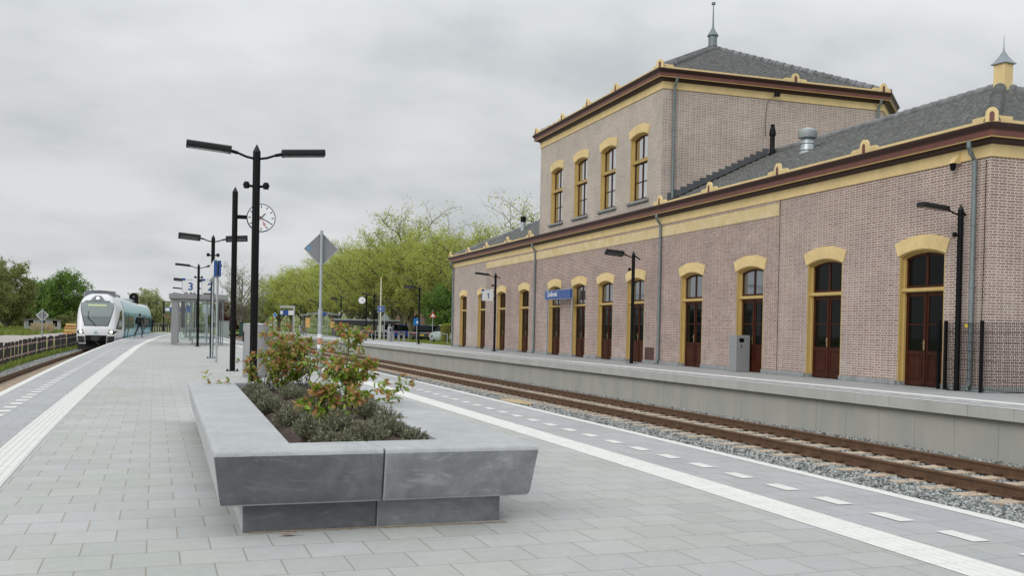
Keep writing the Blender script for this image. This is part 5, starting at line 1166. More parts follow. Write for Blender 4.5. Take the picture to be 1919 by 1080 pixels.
for sg in (-1,1):
    h=patch('headlight_housing',[(sg*.52,1.10),(sg*.78,1.08),(sg*.90,1.24),(sg*.56,1.36)],M['black'],.016)
    lampdisc('headlight',sg*.645,1.21,.088,E_,h,d=.05)
    g_=patch('bumper_grille',[(sg*.50,.50),(sg*.80,.50),(sg*.80,.92),(sg*.50,.92)],M['dkgrey'],.03)
    mb=MB(); 
    for k in range(5):
        p=nose(sg*.5,.54+k*.08,.045); q=nose(sg*.8,.54+k*.08,.045); mb.tube([p,q],.018,4)
    link('grille_slat',mb,mat('grille_grey',(.12,.12,.11),.5),g_,world=True)
    patch('cab_side_window',[(sg*.97,1.35),(sg*1.0,1.35),(sg*1.0,1.5),(sg*.98,1.5)],M['trainglass'],.02) if False else None
    # cab side window on the flank
    mb=MB(); pts=[(1.15,1.42),(3.1,1.25),(3.3,1.6),(3.3,2.62),(2.9,2.72),(2.2,2.35)]
    def sd(u,z): 
        base=nose(sg,z); t_=max(0,(TR0+u-base[1])/(TR0+3.4-base[1])); c=tpos(3.4); return (base[0]+(c.x+sg*hwz(z)-base[0])*t_+sg*.02,TR0+u,RZ0+z)
    patch('cab_side_window',[(sg*.82,1.42),(sg*.995,1.35),(sg*.995,2.75),(sg*.94,2.6)],mat('cab_window_dark',(.03,.04,.04),.08,spec=.6),.05)
rc=patch('coupler_recess',[(-.46,.36),(.46,.36),(.46,.98),(-.46,.98)],M['black'],.02)
mb=MB(); c=nose(0,.6,0); mb.box(c[0]-.28,c[0]+.28,c[1]-.22,c[1],c[2]+.05,c[2]+.32); mb.box(c[0]-.16,c[0]+.16,c[1]-.42,c[1]-.2,c[2]+.02,c[2]+.27); mb.tube([(c[0]-.05,c[1]-.3,c[2]),(c[0]+.25,c[1]-.3,c[2]-.25)],.03,6); link('coupler',mb,mat('coupler_metal',(.05,.05,.055),.5,metal=.4),rc,world=True)
link('snow_plough',MB().box(c[0]-1.15,c[0]+1.15,c[1]+.35,c[1]+.5,RZ0+.02,RZ0+.42),M['dkgrey'],tr,world=True)
mb=MB(); 
for sg in (-1,1):
    p=[nose(sg*.12+dx,1.14+dz,.02) for dx,dz in ((0,.14),(sg*-.12,.14),(-sg*.12-sg*-.0,.14))]
a_=[nose(x,z,.02) for x,z in ((-.10,1.08),(0,1.30),(.10,1.08))]; mb.tube(a_,.018,4); mb.tube([nose(-.04,1.07,.02),nose(0,1.15,.02),nose(.04,1.07,.02)],.016,4); link('front_emblem',mb,M['trside'],tr,world=True)
mb=MB(); mb.tube([nose(.0,1.60,.04),nose(-.22,1.95,.06),nose(-.38,2.2,.05)],.022,4); mb.tube([nose(-.36,2.1,.06),nose(-.37,2.6,.05)],.014,4); link('wiper',mb,M['black'],wf,world=True)
mb=MB()
for u in (3.6,6.2,14.5,17.,31,34,39,41.5):
    c=tpos(u)
    for sg in (-1,1):
        v=[(c.x+sg*(.68+w),c.y+.42*math.cos(2*PI*k/16),RZ0+.42+.42*math.sin(2*PI*k/16)) for w in (0,.13) for k in range(16)]; mb.add(v,[tuple(range(16)),tuple(range(16,32))[::-1]]+[(i,(i+1)%16,16+(i+1)%16,16+i) for i in range(16)])
link('wheels',mb,M['dkgrey'],tr,world=True)
# ------------------------------------------------------------------ people
def person(label,loc,rz,J,R_,mats,bag=False):
    """J: joints, R_: radii; body as one skinned mesh, clothes tinted by height"""
    t=root('person',loc,label,'person',rz=rz)
    names=list(J); idx={n:i for i,n in enumerate(names)}
    E=[('hip','waist'),('waist','chest'),('chest','neck'),('neck','head'),('head','crown'),('hip','hl'),('hl','kl'),('kl','al'),('al','tl'),('hip','hr'),('hr','kr'),('kr','ar'),('ar','tr'),('chest','sl'),('sl','el'),('el','wl'),('wl','fl'),('chest','sr'),('sr','er'),('er','wr'),('wr','fr')]
    me=bpy.data.meshes.new('body'); me.from_pydata([J[n] for n in names],[(idx[a],idx[b]) for a,b in E],[]); o=bpy.data.objects.new('body',me); COL.objects.link(o)
    sk=o.modifiers.new('skin','SKIN'); 
    for i,n in enumerate(names): r=R_[n]; me.skin_vertices[0].data[i].radius=(r,r) if not isinstance(r,tuple) else r
    me.skin_vertices[0].data[idx['hip']].use_root=True
    s2=o.modifiers.new('sub','SUBSURF'); s2.levels=2; s2.render_levels=2
    dg=bpy.context.evaluated_depsgraph_get(); dg.update(); m2=bpy.data.meshes.new_from_object(o.evaluated_get(dg)); bpy.data.objects.remove(o)
    for k in ('legs','coat','skin','hair','shoe'): m2.materials.append(mats[k])
    hz=J['hip'][2]
    for p in m2.polygons:
        c=p.center; z=c.z; i=0
        if z>J['neck'][2]+.02: i=2 if c.y<-.01 and z<J['crown'][2]-.06 else 3
        elif z>hz-.04: i=1
        elif z<.10: i=4
        for hd in ('fl','fr'):
            if (Vector(c)-Vector(J[hd])).length<.10: i=2
        if i==0 and min((Vector(c)-Vector(J['el'])).length,(Vector(c)-Vector(J['er'])).length,(Vector(c)-Vector(J['wl'])).length,(Vector(c)-Vector(J['wr'])).length)<.12: i=1
        p.material_index=i; p.use_smooth=True
    b=bpy.data.objects.new('body',m2); COL.objects.link(b); b.parent=t
    return t
base=dict(hip=(0,0,.93),waist=(0,0,1.10),chest=(0,0,1.38),neck=(0,-.01,1.52),head=(0,-.02,1.64),crown=(0,-.01,1.75),hl=(-.10,0,.88),hr=(.10,0,.88),sl=(-.20,0,1.42),sr=(.20,0,1.42))
Rb=dict(hip=(.14,.11),waist=(.15,.10),chest=(.17,.12),neck=.055,head=(.085,.10),crown=.07,hl=.085,hr=.085,kl=.058,kr=.058,al=.04,ar=.04,tl=.035,tr=.035,sl=.065,sr=.065,el=.045,er=.045,wl=.03,wr=.03,fl=.025,fr=.025)
pm=dict(legs=mat('grey_jeans',(.07,.08,.095),.9),coat=mat('dark_jacket',(.014,.016,.024),.85),skin=mat('skin',(.45,.27,.19),.6),hair=mat('dark_hair',(.03,.022,.018),.8),shoe=mat('dark_shoe',(.02,.02,.02),.6))
J1=dict(base,kl=(-.20,.04,.49),al=(-.20,.16,.09),tl=(-.21,.04,.04),kr=(.22,-.06,.50),ar=(.33,.10,.10),tr=(.36,.0,.04),el=(-.27,.0,1.13),wl=(-.25,-.12,.93),fl=(-.24,-.17,.86),er=(.29,.02,1.12),wr=(.26,-.05,.92),fr=(.25,-.10,.85))
q=G(261.5,633.2); p1=person('traveller in a dark jacket with a black backpack striding along beside the train',q,R(165),J1,Rb,pm); p1.scale=(1.04,1.04,1.04)
mb=MB(); mb.box(-.17,.17,.10,.32,1.0,1.46); mb.box(-.13,.13,.32,.38,1.03,1.28)
link('backpack',mb,mat('black_nylon',(.008,.008,.009),.7),p1,bevel=.05,seg=3)
mb=MB(); mb.box(-.20,.20,.09,.13,1.44,1.50); link('collar',mb,mat('pale_collar',(.42,.42,.44),.8),p1,bevel=.015)
pm2=dict(pm,legs=mat('black_trousers',(.012,.012,.014),.85),coat=mat('black_coat',(.010,.010,.012),.85),hair=mat('fair_hair',(.30,.20,.12),.8))
J2=dict(base,kl=(-.10,-.10,.50),al=(-.10,.08,.10),tl=(-.10,-.06,.05),kr=(.12,.10,.50),ar=(.16,.32,.16),tr=(.16,.24,.06),el=(-.24,-.10,1.15),wl=(-.16,-.28,1.06),fl=(-.14,-.34,1.06),er=(.26,.10,1.14),wr=(.25,.06,.92),fr=(.25,.02,.85))
q=G(284.5,624.6); p2=person('distant person in black clothes stepping down beside the far end of the train',q,R(200),J2,Rb,pm2)
# ------------------------------------------------------------------ left side: post fence, sign, barrier, grass
ft=root('post_fence',(-7.3,45,-.9),'long row of dark recycled posts joined by red and white tape beside the left track','fence')
fx=lambda y: XLT(y)-lerp_tab([(20,1.9),(45,2.0),(65,2.35),(120,2.6)],y)
pbm=MB().box(-.06,.06,-.03,.03,-.06,1.08).mesh('fence_post'); pbm.materials.append(mat('dark_recycled_post',(.030,.026,.027),.85,var=.2,vs=6)); y=22.; random.seed(4); tp=[]
while y<112:
    x=fx(y); o=bpy.data.objects.new('fence_post',pbm); COL.objects.link(o); o.parent=ft; o.location=(x+7.3+random.uniform(-.03,.03),y-45,random.uniform(-.04,.04)); o.rotation_euler=(random.uniform(-.025,.025),random.uniform(-.03,.03),random.uniform(-.2,.2)); tp.append((x,y)); y+=lerp_tab([(22,1.45),(60,1.35),(110,1.25)],y)
for h in (.42,.88):
    mb=MB(); vs=[];fs=[];ms_=[]; prev=None
    for (x0,y0),(x1,y1) in zip(tp[:-1],tp[1:]):
        for s_ in range(6):
            f=s_/6; vs+=[(x0+(x1-x0)*f+.066,y0+(y1-y0)*f,-.9+h-.05*math.sin(f*PI)+d_) for d_ in (-.03,.03)]
    n=len(vs)//2
    for i in range(n-1): mb.f.append((2*i,2*i+2,2*i+3,2*i+1)); mb.m.append(i%2)
    mb.v=vs; link('tape',mb,[M['white'],mat('tape_red',(.5,.10,.08),.6)],ft,world=True,fix=False)
q=G(78.2,663.5,-.9); t=root('diamond_sign',q,'grey back of a small diamond sign behind the dark post fence','sign')
link('post',MB().tube([(0,0,0),(0,0,2.75)],.04,8),M['galv'],t)
mb=MB(); c=2.35; d=.36; mb.add([(x,y,c+z) for y in (.05,.065) for x,z in ((-d,0),(0,-d),(d,0),(0,d))],[(0,1,2,3),(7,6,5,4),(0,4,5,1),(1,5,6,2),(2,6,7,3),(3,7,4,0)]); pn=link('sign_panel',mb,mat('sign_back_grey',()),t)
mb=MB()
for i in range(4):
    qq=[(-d,0),(0,-d),(d,0),(0,d)]; a,b=qq[i],qq[(i+1)%4]; s=.86; mb.add([(x,y,c+z) for y in (.04,.07) for x,z in (a,b,(b[0]*s,b[1]*s),(a[0]*s,a[1]*s))],[(0,1,2,3),(7,6,5,4),(0,4,5,1),(2,6,7,3)])
link('sign_rim',mb,M['white'],pn)
q=PD(132,130,-.95); t=root('road_barrier',q,'stack of orange and yellow barrier boards left of the train front','barrier')
for k,cname in enumerate(((.62,.30,.12),(.66,.42,.16),(.55,.26,.12),(.66,.45,.2))): link('board',MB().box(-.9+.1*k,1.2+.05*k,-.05,.05,.35+k*.38,.63+k*.38),mat('barrier_board_%d'%k,cname,.7),t)
link('leg',MB().box(-.7,-.6,-.3,.3,0,.4).box(.8,.9,-.3,.3,0,.4),M['galv'],t)
def blades(name,seed,regions,m,label,cat,h=.3,w=.012):
    rg=np.random.default_rng(seed); P=[]
    for (fa,fb,y0,y1,n,z,hh) in regions:
        y=y0+(y1-y0)*rg.random(n); u=rg.random(n); a=np.array([fa(t) for t in y]); b=np.array([fb(t) for t in y]); cl=.5+.8*rg.random(n); x=a+(b-a)*u
        H=hh*(.5+.8*rg.random(n)); an=rg.random(n)*PI; W_2=w*(1+y/35); dx,dy=np.cos(an)*W_2,np.sin(an)*W_2; lx,ly=rg.normal(0,.28,n)*H,rg.normal(0,.28,n)*H; z0=np.full(n,z)
        P.append(np.stack([np.stack([x-dx,y-dy,z0],1),np.stack([x+dx,y+dy,z0],1),np.stack([x+dx*.2+lx,y+dy*.2+ly,z0+H],1),np.stack([x-dx*.2+lx,y-dy*.2+ly,z0+H],1)],1))
    return stuff(name,qmesh(name,np.concatenate(P)),m,label,cat)
blades('verge_grass',7,[(lambda y:fx(y)-.6,lambda y:fx(y)+.3,24,72,9000,-.93,.2),(lambda y:fx(y)-.8,lambda y:fx(y)+.3,72,150,6000,-.93,.20)],M['tuft'],'fresh green grass growing round the foot of the dark post fence','grass')
blades('field_grass',8,[(lambda y:-24-(y-110)*.35,lambda y:-21.,150,215,16000,-1.05,.5),(lambda y:-150.,lambda y:-18.,215,330,26000,-1.05,.7)],M['tuft'],'tall rough grass covering the field beyond the sand road','grass',w=.03)
blades('reeds',9,[(lambda y:PD(88,y)[0],lambda y:PD(118,y)[0],176,188,1300,-1.,1.35)],M['reed'],'dry straw coloured reeds standing between the white shed and the bush','reeds',w=.02)
blades('lawn_grass',10,[(lambda y:16.5,lambda y:26.,63,100,26000,-.10,.10),(lambda y:15.8,lambda y:26.,100,170,14000,-.12,.12)],M['tuft'],'short lawn with yellow flowers between the platform and the parked cars','grass',w=.01)
# ------------------------------------------------------------------ trees
def tree_data(seed,H,cr,cb,nl,leafn,ls,lean=.0,flat=1.,dens_shell=.5,trunk_r=None,up=.35):
    """crown: ellipsoid of radius cr from cb*H to H; returns segs, leaf quads"""
    rg=np.random.default_rng(seed); segs=[]; tr_=trunk_r or H*.022; cf=cr; H0=H; H=H*.86; cr=cr*.84; zc=(H*(1+cb))/2; rz=H*(1-cb)/2
    def limb(p,q,r0,r1,n=5,w=.08):
        p,q=np.array(p,float),np.array(q,float); L_=np.linalg.norm(q-p); pts=[p]
        for i in range(1,n+1):
            f=i/n; pts.append(p+(q-p)*f+rg.normal(0,w*L_*.35,3)*math.sin(f*PI)+np.array([0,0,w*L_*1.2*math.sin(f*PI)]))
        for i in range(n): segs.append((pts[i],pts[i+1],r0+(r1-r0)*i/n,r0+(r1-r0)*(i+1)/n))
        return pts
    tk=limb((0,0,-.2),(lean*H*.3,0,H*.82),tr_,tr_*.25,9,.02); tips=[]
    for k in range(nl):
        a=k*2.4+rg.normal(0,.3); f=(k+.5)/nl; ct=(f*1.75-.85); st_=math.sqrt(max(0.02,1-ct*ct)); rr=.72+.3*rg.random()
        q=np.array([math.cos(a)*st_*cr*rr,math.sin(a)*st_*cr*rr,zc+ct*rz*rr]); hz=max(H*cb*.75,q[2]-st_*cr*(.5+up)); hz=min(hz,H*.78); i=hz/(H*.82)*9; i0=min(8,int(i)); p=tk[i0]+(tk[i0+1]-tk[i0])*(i-i0)
        lr=tr_*(.42-.2*f); L1=limb(p,q,lr,lr*.25,6,.1)
        for j in range(9):
            f2=.3+.7*(j+rg.random())/9; m=min(5,int(f2*6)); b=L1[m]+(L1[m+1]-L1[m])*(f2*6-m); d=rg.normal(0,1,3); d[2]=abs(d[2])*.4+.1; d/=np.linalg.norm(d); ln=cr*(.22+.26*rg.random()); e=b+d*ln+(q-p)/np.linalg.norm(q-p)*ln*.4
            L2=limb(b,e,lr*.28,lr*.10,3,.1)
            for s in range(6):
                b2=L2[1+s%3]; d=rg.normal(0,1,3); d[2]+=.2; d/=np.linalg.norm(d); e2=b2+d*cr*(.07+.13*rg.random()); segs.append((b2,e2,lr*.09,lr*.04)); tips.append((b2+e2)/2); tips.append(e2)
    tips=np.array(tips); n=leafn
    if n==0: return segs,None
    wt=np.exp(rg.normal(0,.7,len(tips))); wt/=wt.sum(); T=tips[rg.choice(len(tips),n,p=wt)]; C=T+rg.normal(0,cr*.052,(n,3))
    D=rg.normal(0,1,(n,3)); D/=np.linalg.norm(D,axis=1,keepdims=True); E2=np.cross(D,rg.normal(0,1,(n,3))); E2/=np.linalg.norm(E2,axis=1,keepdims=True); s=(ls*(.6+.8*rg.random(n)))[:,None]
    P=np.stack([C-D*s,C+E2*s*.55,C+D*s,C-E2*s*.55],1); return segs,P
def tree(name,loc,label,cat='tree',group=None,src=None,rz=0.,scale=1.,data=None,leaf=None,bark=None):
    if src is not None: return dup(src,loc,rz,label,group,(scale,)*3)
    t=root(name,loc,label,cat,group,rz=rz); t.scale=(scale,)*3; segs,P=data
    big=[s for s in segs]; 
    o=bpy.data.objects.new('trunk',tubes_np('trunk',big,6)); o.data.materials.append(bark or M['bark']); COL.objects.link(o); o.parent=t
    if P is not None: o=bpy.data.objects.new('crown',qmesh('crown',P)); o.data.materials.append(leaf); COL.objects.link(o); o.parent=t
    return t
A_=tree_data(1,14.5,5.9,.24,28,22000,.095,trunk_r=.46); B_=tree_data(2,14.2,5.6,.22,26,20000,.095,trunk_r=.48,lean=.1); C_=tree_data(3,14.8,6.2,.30,24,6800,.09,trunk_r=.38,up=.6)
# row of lime trees behind the lawn: photo x, distance, variant, scale, label
row=[(1030,84,'C',.98,'sparse lime tree whose top shows above the left roof of the station'),(962,92,'C',.90,'thin topped lime tree behind the left end of the station roof'),(905,97,'C',.86,'lime tree just left of the station roof, mostly hidden by the wall'),
(860,104,'A',.92,'lime tree right behind the left corner of the brick wall'),(815.5,108,'B',.88,'lime tree with mossy forked trunk beside the red warning triangle'),(799,111,'A',.92,'lime tree standing directly beside the silver parked car'),
(769,113,'B',.90,'lime tree behind the blue parked car'),(736,117,'A',.98,'stout lime tree right of the distant blue name board'),(752,140,'C',.95,'thin lime tree seen between two stout trunks'),
(765,121,'C',1.22,'tall bare-topped lime tree rising behind the flagpole'),(700,122,'B',.93,'lime tree rising over the right end of the bicycle shed'),(678,127,'B',.95,'lime tree behind the small far clock'),(655,135,'A',1.0,'lime tree behind the left end of the bicycle shed'),
(628,149,'B',.95,'lime tree behind the diamond sign post'),(598,163,'A',.93,'lime tree rising behind the far platform shelter'),(570,178,'B',.98,'lime tree left of the far shelter'),
(545,193,'A',.96,'lime tree behind the far gantry sign'),(522,210,'B',.95,'lime tree above the small blue diamond sign'),(500,228,'C',.95,'loosely leaved lime tree, last of the row on the left')]
src={}; dat=dict(A=A_,B=B_,C=C_); random.seed(6)
for i,(px,dp,v,s,l) in enumerate(row):
    loc=PD(px,dp,-.25)
    if v not in src: src[v]=tree('lime_tree',loc,l,group='lime trees along the station street',data=dat[v],leaf=M['linden'],bark=M['barkmoss'],scale=s)
    else: tree('lime_tree',loc,l,group='lime trees along the station street',src=src[v],rz=random.uniform(0,6.2),scale=s)
dk=tree_data(11,10,4.6,.12,20,15000,.15,trunk_r=.3)
tree('dark_tree',PD(841,98,-.2),'dark green leafy tree tucked against the left corner of the station',data=dk,leaf=M['lindendk'],scale=.62)
# left and far trees
g1=tree_data(12,17,8.8,.04,30,26000,.24,trunk_r=.5)
tg=tree('round_tree',PD(110,235,-1.),'dense dark green round tree left of the train',data=g1,leaf=M['lindendk'],scale=.87)
b1=tree_data(13,21,8.5,.06,30,20000,.26,trunk_r=.5,up=.8)
tb=tree('bronze_tree',PD(12,205,-1.),'tall brownish green tree at the far left edge',data=b1,leaf=M['bronze'],scale=.78)
tree('bronze_tree',PD(-38,180,-1.),'brownish green tree cut by the left edge of the picture',src=tb,rz=2.,scale=.72); tree('bronze_tree',PD(38,235,-1.),'lower brownish green tree between the tall one and the dark round tree',src=tb,rz=4.,scale=.52)
tree('bronze_tree',PD(55,300,-1.),'low greenish tree behind the white shed',src=tb,rz=1.,scale=.5)
bare=tree_data(14,17,6.5,.2,24,0,.2,trunk_r=.35,up=.8)
tbr=tree('bare_tree',PD(104,300,-1.),'leafless tree showing above the dark round tree',data=bare,leaf=None,scale=1.08,bark=mat('grey_twigs',(.22,.20,.19),.95)); tree('bare_tree',PD(58,290,-1.),'leafless tree between the brown tree and the round tree',src=tbr,rz=1.5,scale=.83); tree('bare_tree',PD(88,330,-1.),'faint leafless tree farthest behind the round tree',src=tbr,rz=3.,scale=1.1)
w1=tree_data(15,17,7.2,.05,28,17000,.25,trunk_r=.45,up=.8)
tw=tree('willow_tree',PD(277,250,-1.),'pale willow rising behind the rear of the train',data=w1,leaf=M['pale'],scale=.68)
tree('willow_tree',PD(262,270,-1.),'pale willow partly hidden behind the train roof',src=tw,rz=2.,scale=.5); tree('willow_tree',PD(305,300,-1.),'lower pale tree left of the gantry sign',src=tw,rz=4.,scale=.55); tree('willow_tree',PD(330,420,-1.),'distant pale tree seen through the glass shelter',src=tw,rz=5.,scale=.55)
tree('willow_tree',PD(395,330,-1.),'distant pale green tree between the shelter posts',src=tw,rz=1.,scale=.62)
bu=tree_data(16,4.2,3.,-.1,18,7000,.13,trunk_r=.1)
tbs=tree('bush',PD(123,215,-1.),'olive brown bush just left of the train nose',cat='bush',data=bu,leaf=M['bronze'],scale=.9)
tree('bush',PD(25,240,-1.),'green bush under the brown tree at the far left',cat='bush',src=tbs,rz=1.,scale=.8)
b2=tree_data(17,17,6.8,.2,26,2600,.14,trunk_r=.4,up=.6)
tree('oak_tree',PD(452,200,-.9),'nearly leafless tall tree seen between the two black posts',data=b2,leaf=M['bronze'],bark=mat('grey_twigs',()),scale=.94)
tree('purple_tree',PD(431,230,-.9),'purple leaved tree left of the clock post',data=tree_data(18,9,4.2,.05,18,9000,.2),leaf=M['purple'],scale=.92)
tree('willow_tree',PD(478,260,-.9),'pale green tree hidden behind the nearest lamp post',src=tw,rz=3.,scale=.55); tree('willow_tree',PD(462,225,-.9),'low green growth under the nearly leafless tree',src=tw,rz=.4,scale=.30); tree('willow_tree',PD(446,240,-.9),'low green tree left under the nearly leafless tree',src=tw,rz=2.4,scale=.36)
# far wooded horizon
mb=MB(); rg=np.random.default_rng(4); P=[]
for k in range(520):
    px=rg.uniform(-420,2300); dp=rg.uniform(520,640); c=np.array(PD(px,dp,0)); h=5+6*abs(math.sin(px*.011)+.6*math.sin(px*.043+1)); n=85
    C=c+rg.normal(0,1,(n,3))*np.array([5,5,h*.28])+np.array([0,0,h*.45]); D=rg.normal(0,1,(n,3)); D/=np.linalg.norm(D,axis=1,keepdims=True); E2=np.cross(D,rg.normal(0,1,(n,3))); E2/=np.linalg.norm(E2,axis=1,keepdims=True); P.append(np.stack([C-D*1.1,C+E2*.8,C+D*1.1,C-E2*.8],1))
stuff('distant_wood',qmesh('distant_wood',np.concatenate(P)),M['pale'],'hazy line of far trees along the flat horizon','wood')
# hedge by the wall
def hedge(loc,lx,ly,h,label,seed,m,n=6000,ls=.045):
    rg=np.random.default_rng(seed); t=root('hedge',loc,label,'hedge'); C=rg.random((n,3))*np.array([lx,ly,h]); ax=rg.integers(0,3,n); sd=rg.integers(0,2,n); L_=np.array([lx,ly,h])
    for k in range(n): C[k,ax[k]]=L_[ax[k]]*(sd[k] if ax[k]!=2 else 1)
    C+=rg.normal(0,.05,(n,3)); D=rg.normal(0,1,(n,3)); D/=np.linalg.norm(D,axis=1,keepdims=True); E2=np.cross(D,rg.normal(0,1,(n,3))); E2/=np.linalg.norm(E2,axis=1,keepdims=True); P=np.stack([C-D*ls,C+E2*ls*.6,C+D*ls,C-E2*ls*.6],1)
    o=bpy.data.objects.new('leaves',qmesh('leaves',P)); o.data.materials.append(m); COL.objects.link(o); o.parent=t
    link('stems',MB().box(.1,lx-.1,.1,ly-.1,0,h-.1),M['twig'],t)
hedge(PD(833,84,-.12),1.6,1.4,1.55,'yellow green clipped hedge against the left corner of the station',3,M['hedge'])
hedge(PD(655,105,-.2),5.,1.2,.7,'low brownish hedge in front of the bicycle shed',4,M['bronze'],7000)
# ------------------------------------------------------------------ street furniture beyond the building
def steel_column(name,loc,label,h=1.15,w=.19,cat='column'):
    t=root(name,loc,label,cat); link('housing',MB().lathe([(w,0),(w,h-.03),(w*.93,h)],18),M['greybin'],t,smooth=True); link('top_cap',MB().lathe([(w*.9,h),(w*.86,h+.02),(.01,h+.025)],18),M['galv'],t,smooth=True); link('reader',MB().box(-.06,.06,-w-.01,-w+.02,h*.72,h*.9),M['black'],t); return t
steel_column('steel_column',PD(730.5,80),'round-topped grey steel column on the far platform, beside a small grey table stand',1.15,.20); steel_column('steel_column',PD(650,96),'round-topped grey steel column below the far small clock',1.12,.18); steel_column('steel_column',PD(563,125),'grey steel column just left of the far shelter',1.1,.2)
t=root('bicycle_rack',PD(747,79.5),'small grey table-like stand with a flat top beside the steel column','stand'); link('top',MB().box(-.55,.55,-.3,.3,.80,.83),M['galv'],t)
for x in (-.45,0,.42): link('leg',MB().box(x-.09,x+.09,-.05,.05,0,.80),M['greybin'],t)
t=root('railing',PD(700,92,-.12),'low galvanised rail fence along the back of the far platform','railing')
a=Vector(PD(655,108,0)); b=Vector(PD(726,86,0)); mb=MB(); mb.tube([(a.x,a.y,.75),(b.x,b.y,.75)],.03,6); mb.tube([(a.x,a.y,.40),(b.x,b.y,.40)],.022,6); link('rails',mb,M['galv'],t,world=True)
for k in range(12):
    p=a.lerp(b,k/11); link('fence_post',MB().tube([(p.x,p.y,-.12),(p.x,p.y,.78)],.028,6),M['galv'],t,world=True)
a=Vector(PD(765,82,0)); b=Vector(PD(838,73,0)); t=root('railing',PD(800,76,-.12),'thin horizontal rail in front of the parked cars, ending at the building','railing'); link('rails',MB().tube([(a.x,a.y,.76),(b.x,b.y,.72)],.022,6),M['galv'],t,world=True)
for k in (0,3,5): 
    p=a.lerp(b,k/5); link('fence_post',MB().tube([(p.x,p.y,-.12),(p.x,p.y,.76)],.025,6),M['galv'],t,world=True)
q=PD(712.3,99,-.12); t=root('flagpole',q,'tall white flagpole with a yellow tip behind the small blue board','flagpole'); link('pole',MB().tube([(0,0,0),(0,0,6.1)],[.085,.055],10),mat('cream_white_pole',(.70,.68,.52),.5),t,smooth=True); link('tip',MB().lathe([(.02,6.08),(.09,6.12),(.10,6.2),(.02,6.28)],10),mat('gold_tip',(.6,.35,.05),.4),t)
# bicycle shed
a=PD(684,104,-.2); t=root('bicycle_shed',a,'long low bicycle shed with a dark curved roof and pale edge','bicycle shed')
n=12; mb=MB(); P=[(-3.4+6.8*i/n) for i in range(n+1)]
top=[(x,1.95+.04*abs(x)) for x in P]; und=[(x,1.70+.035*abs(x)*1.2-.28*math.cos(x/3.4*PI/2)) for x in P][::-1]
mb.prism(top+und,'y',-1.2,1.2); link('roof',mb,mat('shed_roof_dark',(.03,.03,.033),.6),t); link('roof_edge',MB().box(-3.45,3.45,-1.24,-1.2,1.98,2.10),M['galv'],t)
for x in (-2.8,0,2.8): link('post',MB().box(x-.06,x+.06,-.06,.06,0,1.75),M['black'],t)
for k in range(9):
    x=-3+k*.72; bk=root('bicycle',(a[0]+x,a[1]-.3,-.2),'one of the dark parked bicycles under the shed roof','bicycle','bicycles parked under the shed roof'); 
    wm=MB()
    for yy in (-.5,.5): wm.tube([(0,yy+.33*math.cos(2*PI*i/14),.34+.33*math.sin(2*PI*i/14)) for i in range(15)],.02,4,cap=False)
    link('wheels',wm,M['rubber'],bk); link('frame',MB().tube([(0,-.5,.34),(0,-.35,.85),(0,.2,.8),(0,.5,.34),(0,.05,.32),(0,-.38,.75)],.018,4).tube([(-.25,-.4,.98),(.25,-.4,.98)],.015,4).tube([(0,.22,.75),(0,.25,.95)],.03,4),M['dkgrey'] if k%2 else M['zinc'],bk)
t=root('info_board',PD(658.5,101,-.1),'small white notice board on a thin post by the rail fence','sign'); link('post',MB().box(-.03,.03,-.03,.03,0,.85),M['galv'],t); link('panel',MB().box(-.2,.2,-.05,-.03,.85,1.1),M['white'],t)
# far platform shelter with canopy, gantry, blue diamond
q=PD(598,112); t=root('glass_shelter',q,'far glass shelter with a pale gabled canopy and two orange posters','shelter')
link('roof',MB().prism([(-2.1,2.35),(.4,2.75),(2.6,2.38),(2.6,2.28),(.4,2.5),(-2.1,2.25)],'y',-1.2,1.6),M['greybin'],t); 
for x in (-1.6,2.0): link('post',MB().box(x-.06,x+.06,-1,-.88,0,2.4),M['zinc'],t); link('post',MB().box(x-.06,x+.06,1.3,1.42,0,2.4),M['zinc'],t)
link('grey_pillar',MB().box(1.55,2.1,-.6,1.2,0,2.35),mat('pillar_brown_grey',(.17,.155,.15),.7),t)
for x in (-1.65,1.1): link('poster',MB().box(x,x+.45,-1.12,-1.05,.95,2.0),mat('poster_orange',(.72,.42,.14),.5),t)
link('glass_panel',MB().box(-1.5,1.5,1.3,1.31,.3,2.2),M['glass'],t); link('notice',MB().box(.05,.6,-1.25,-1.22,2.25,2.65),M['blue'],t)
mb=MB(); [mb.box(x,x+.05,-1.0,-.95,0,2.2) for x in (-.1,.5,.75)]; link('mullions',mb,M['galv'],t)
q=PD(548,120); t=root('gantry_sign',q,'far blue and white destination board hanging in a pale goal-post frame','sign gantry')
link('frame',MB().box(.0,.22,-.1,.1,0,3.5).box(-1.55,.22,-.08,.08,3.22,3.5),M['conc'],t); bd=link('destination_board',MB().box(-1.55,.15,-.14,-.08,2.35,2.95),M['blue'],t); link('board_symbol',MB().box(-1.5,-1.2,-.15,-.14,2.45,2.85),M['white'],bd); link('display',MB().box(-.55,.12,-.15,-.14,2.38,2.92),M['white'],bd)
q=PD(514.5,112); t=root('blue_diamond_sign',q,'small bright blue diamond sign with white edge on a grey pole','sign'); link('post',MB().tube([(0,0,0),(0,0,2.1)],.05,8),M['galv'],t)
for s,m,y in ((.26,M['white'],-.06),(.21,M['ltblue'],-.07)): link('sign_panel',MB().prism([(-s*1.0,2.28),(0,2.28-s*1.1),(s,2.28),(0,2.28+s*1.1)],'y',y,y+.012),m,t)
t=root('warning_sign',PD(810,92,-.1),'red and white warning triangle on a post before the lime trees','sign'); link('post',MB().tube([(0,0,0),(0,0,2.9)],.03,6),M['galv'],t); tp_=link('sign_panel',MB().prism([(-.34,2.2),(.34,2.2),(0,2.8)],'y',-.05,-.04),mat('warning_red',(.55,.03,.03),.4),t); link('white_field',MB().prism([(-.2,2.28),(.2,2.28),(0,2.63)],'y',-.055,-.05),M['white'],tp_)
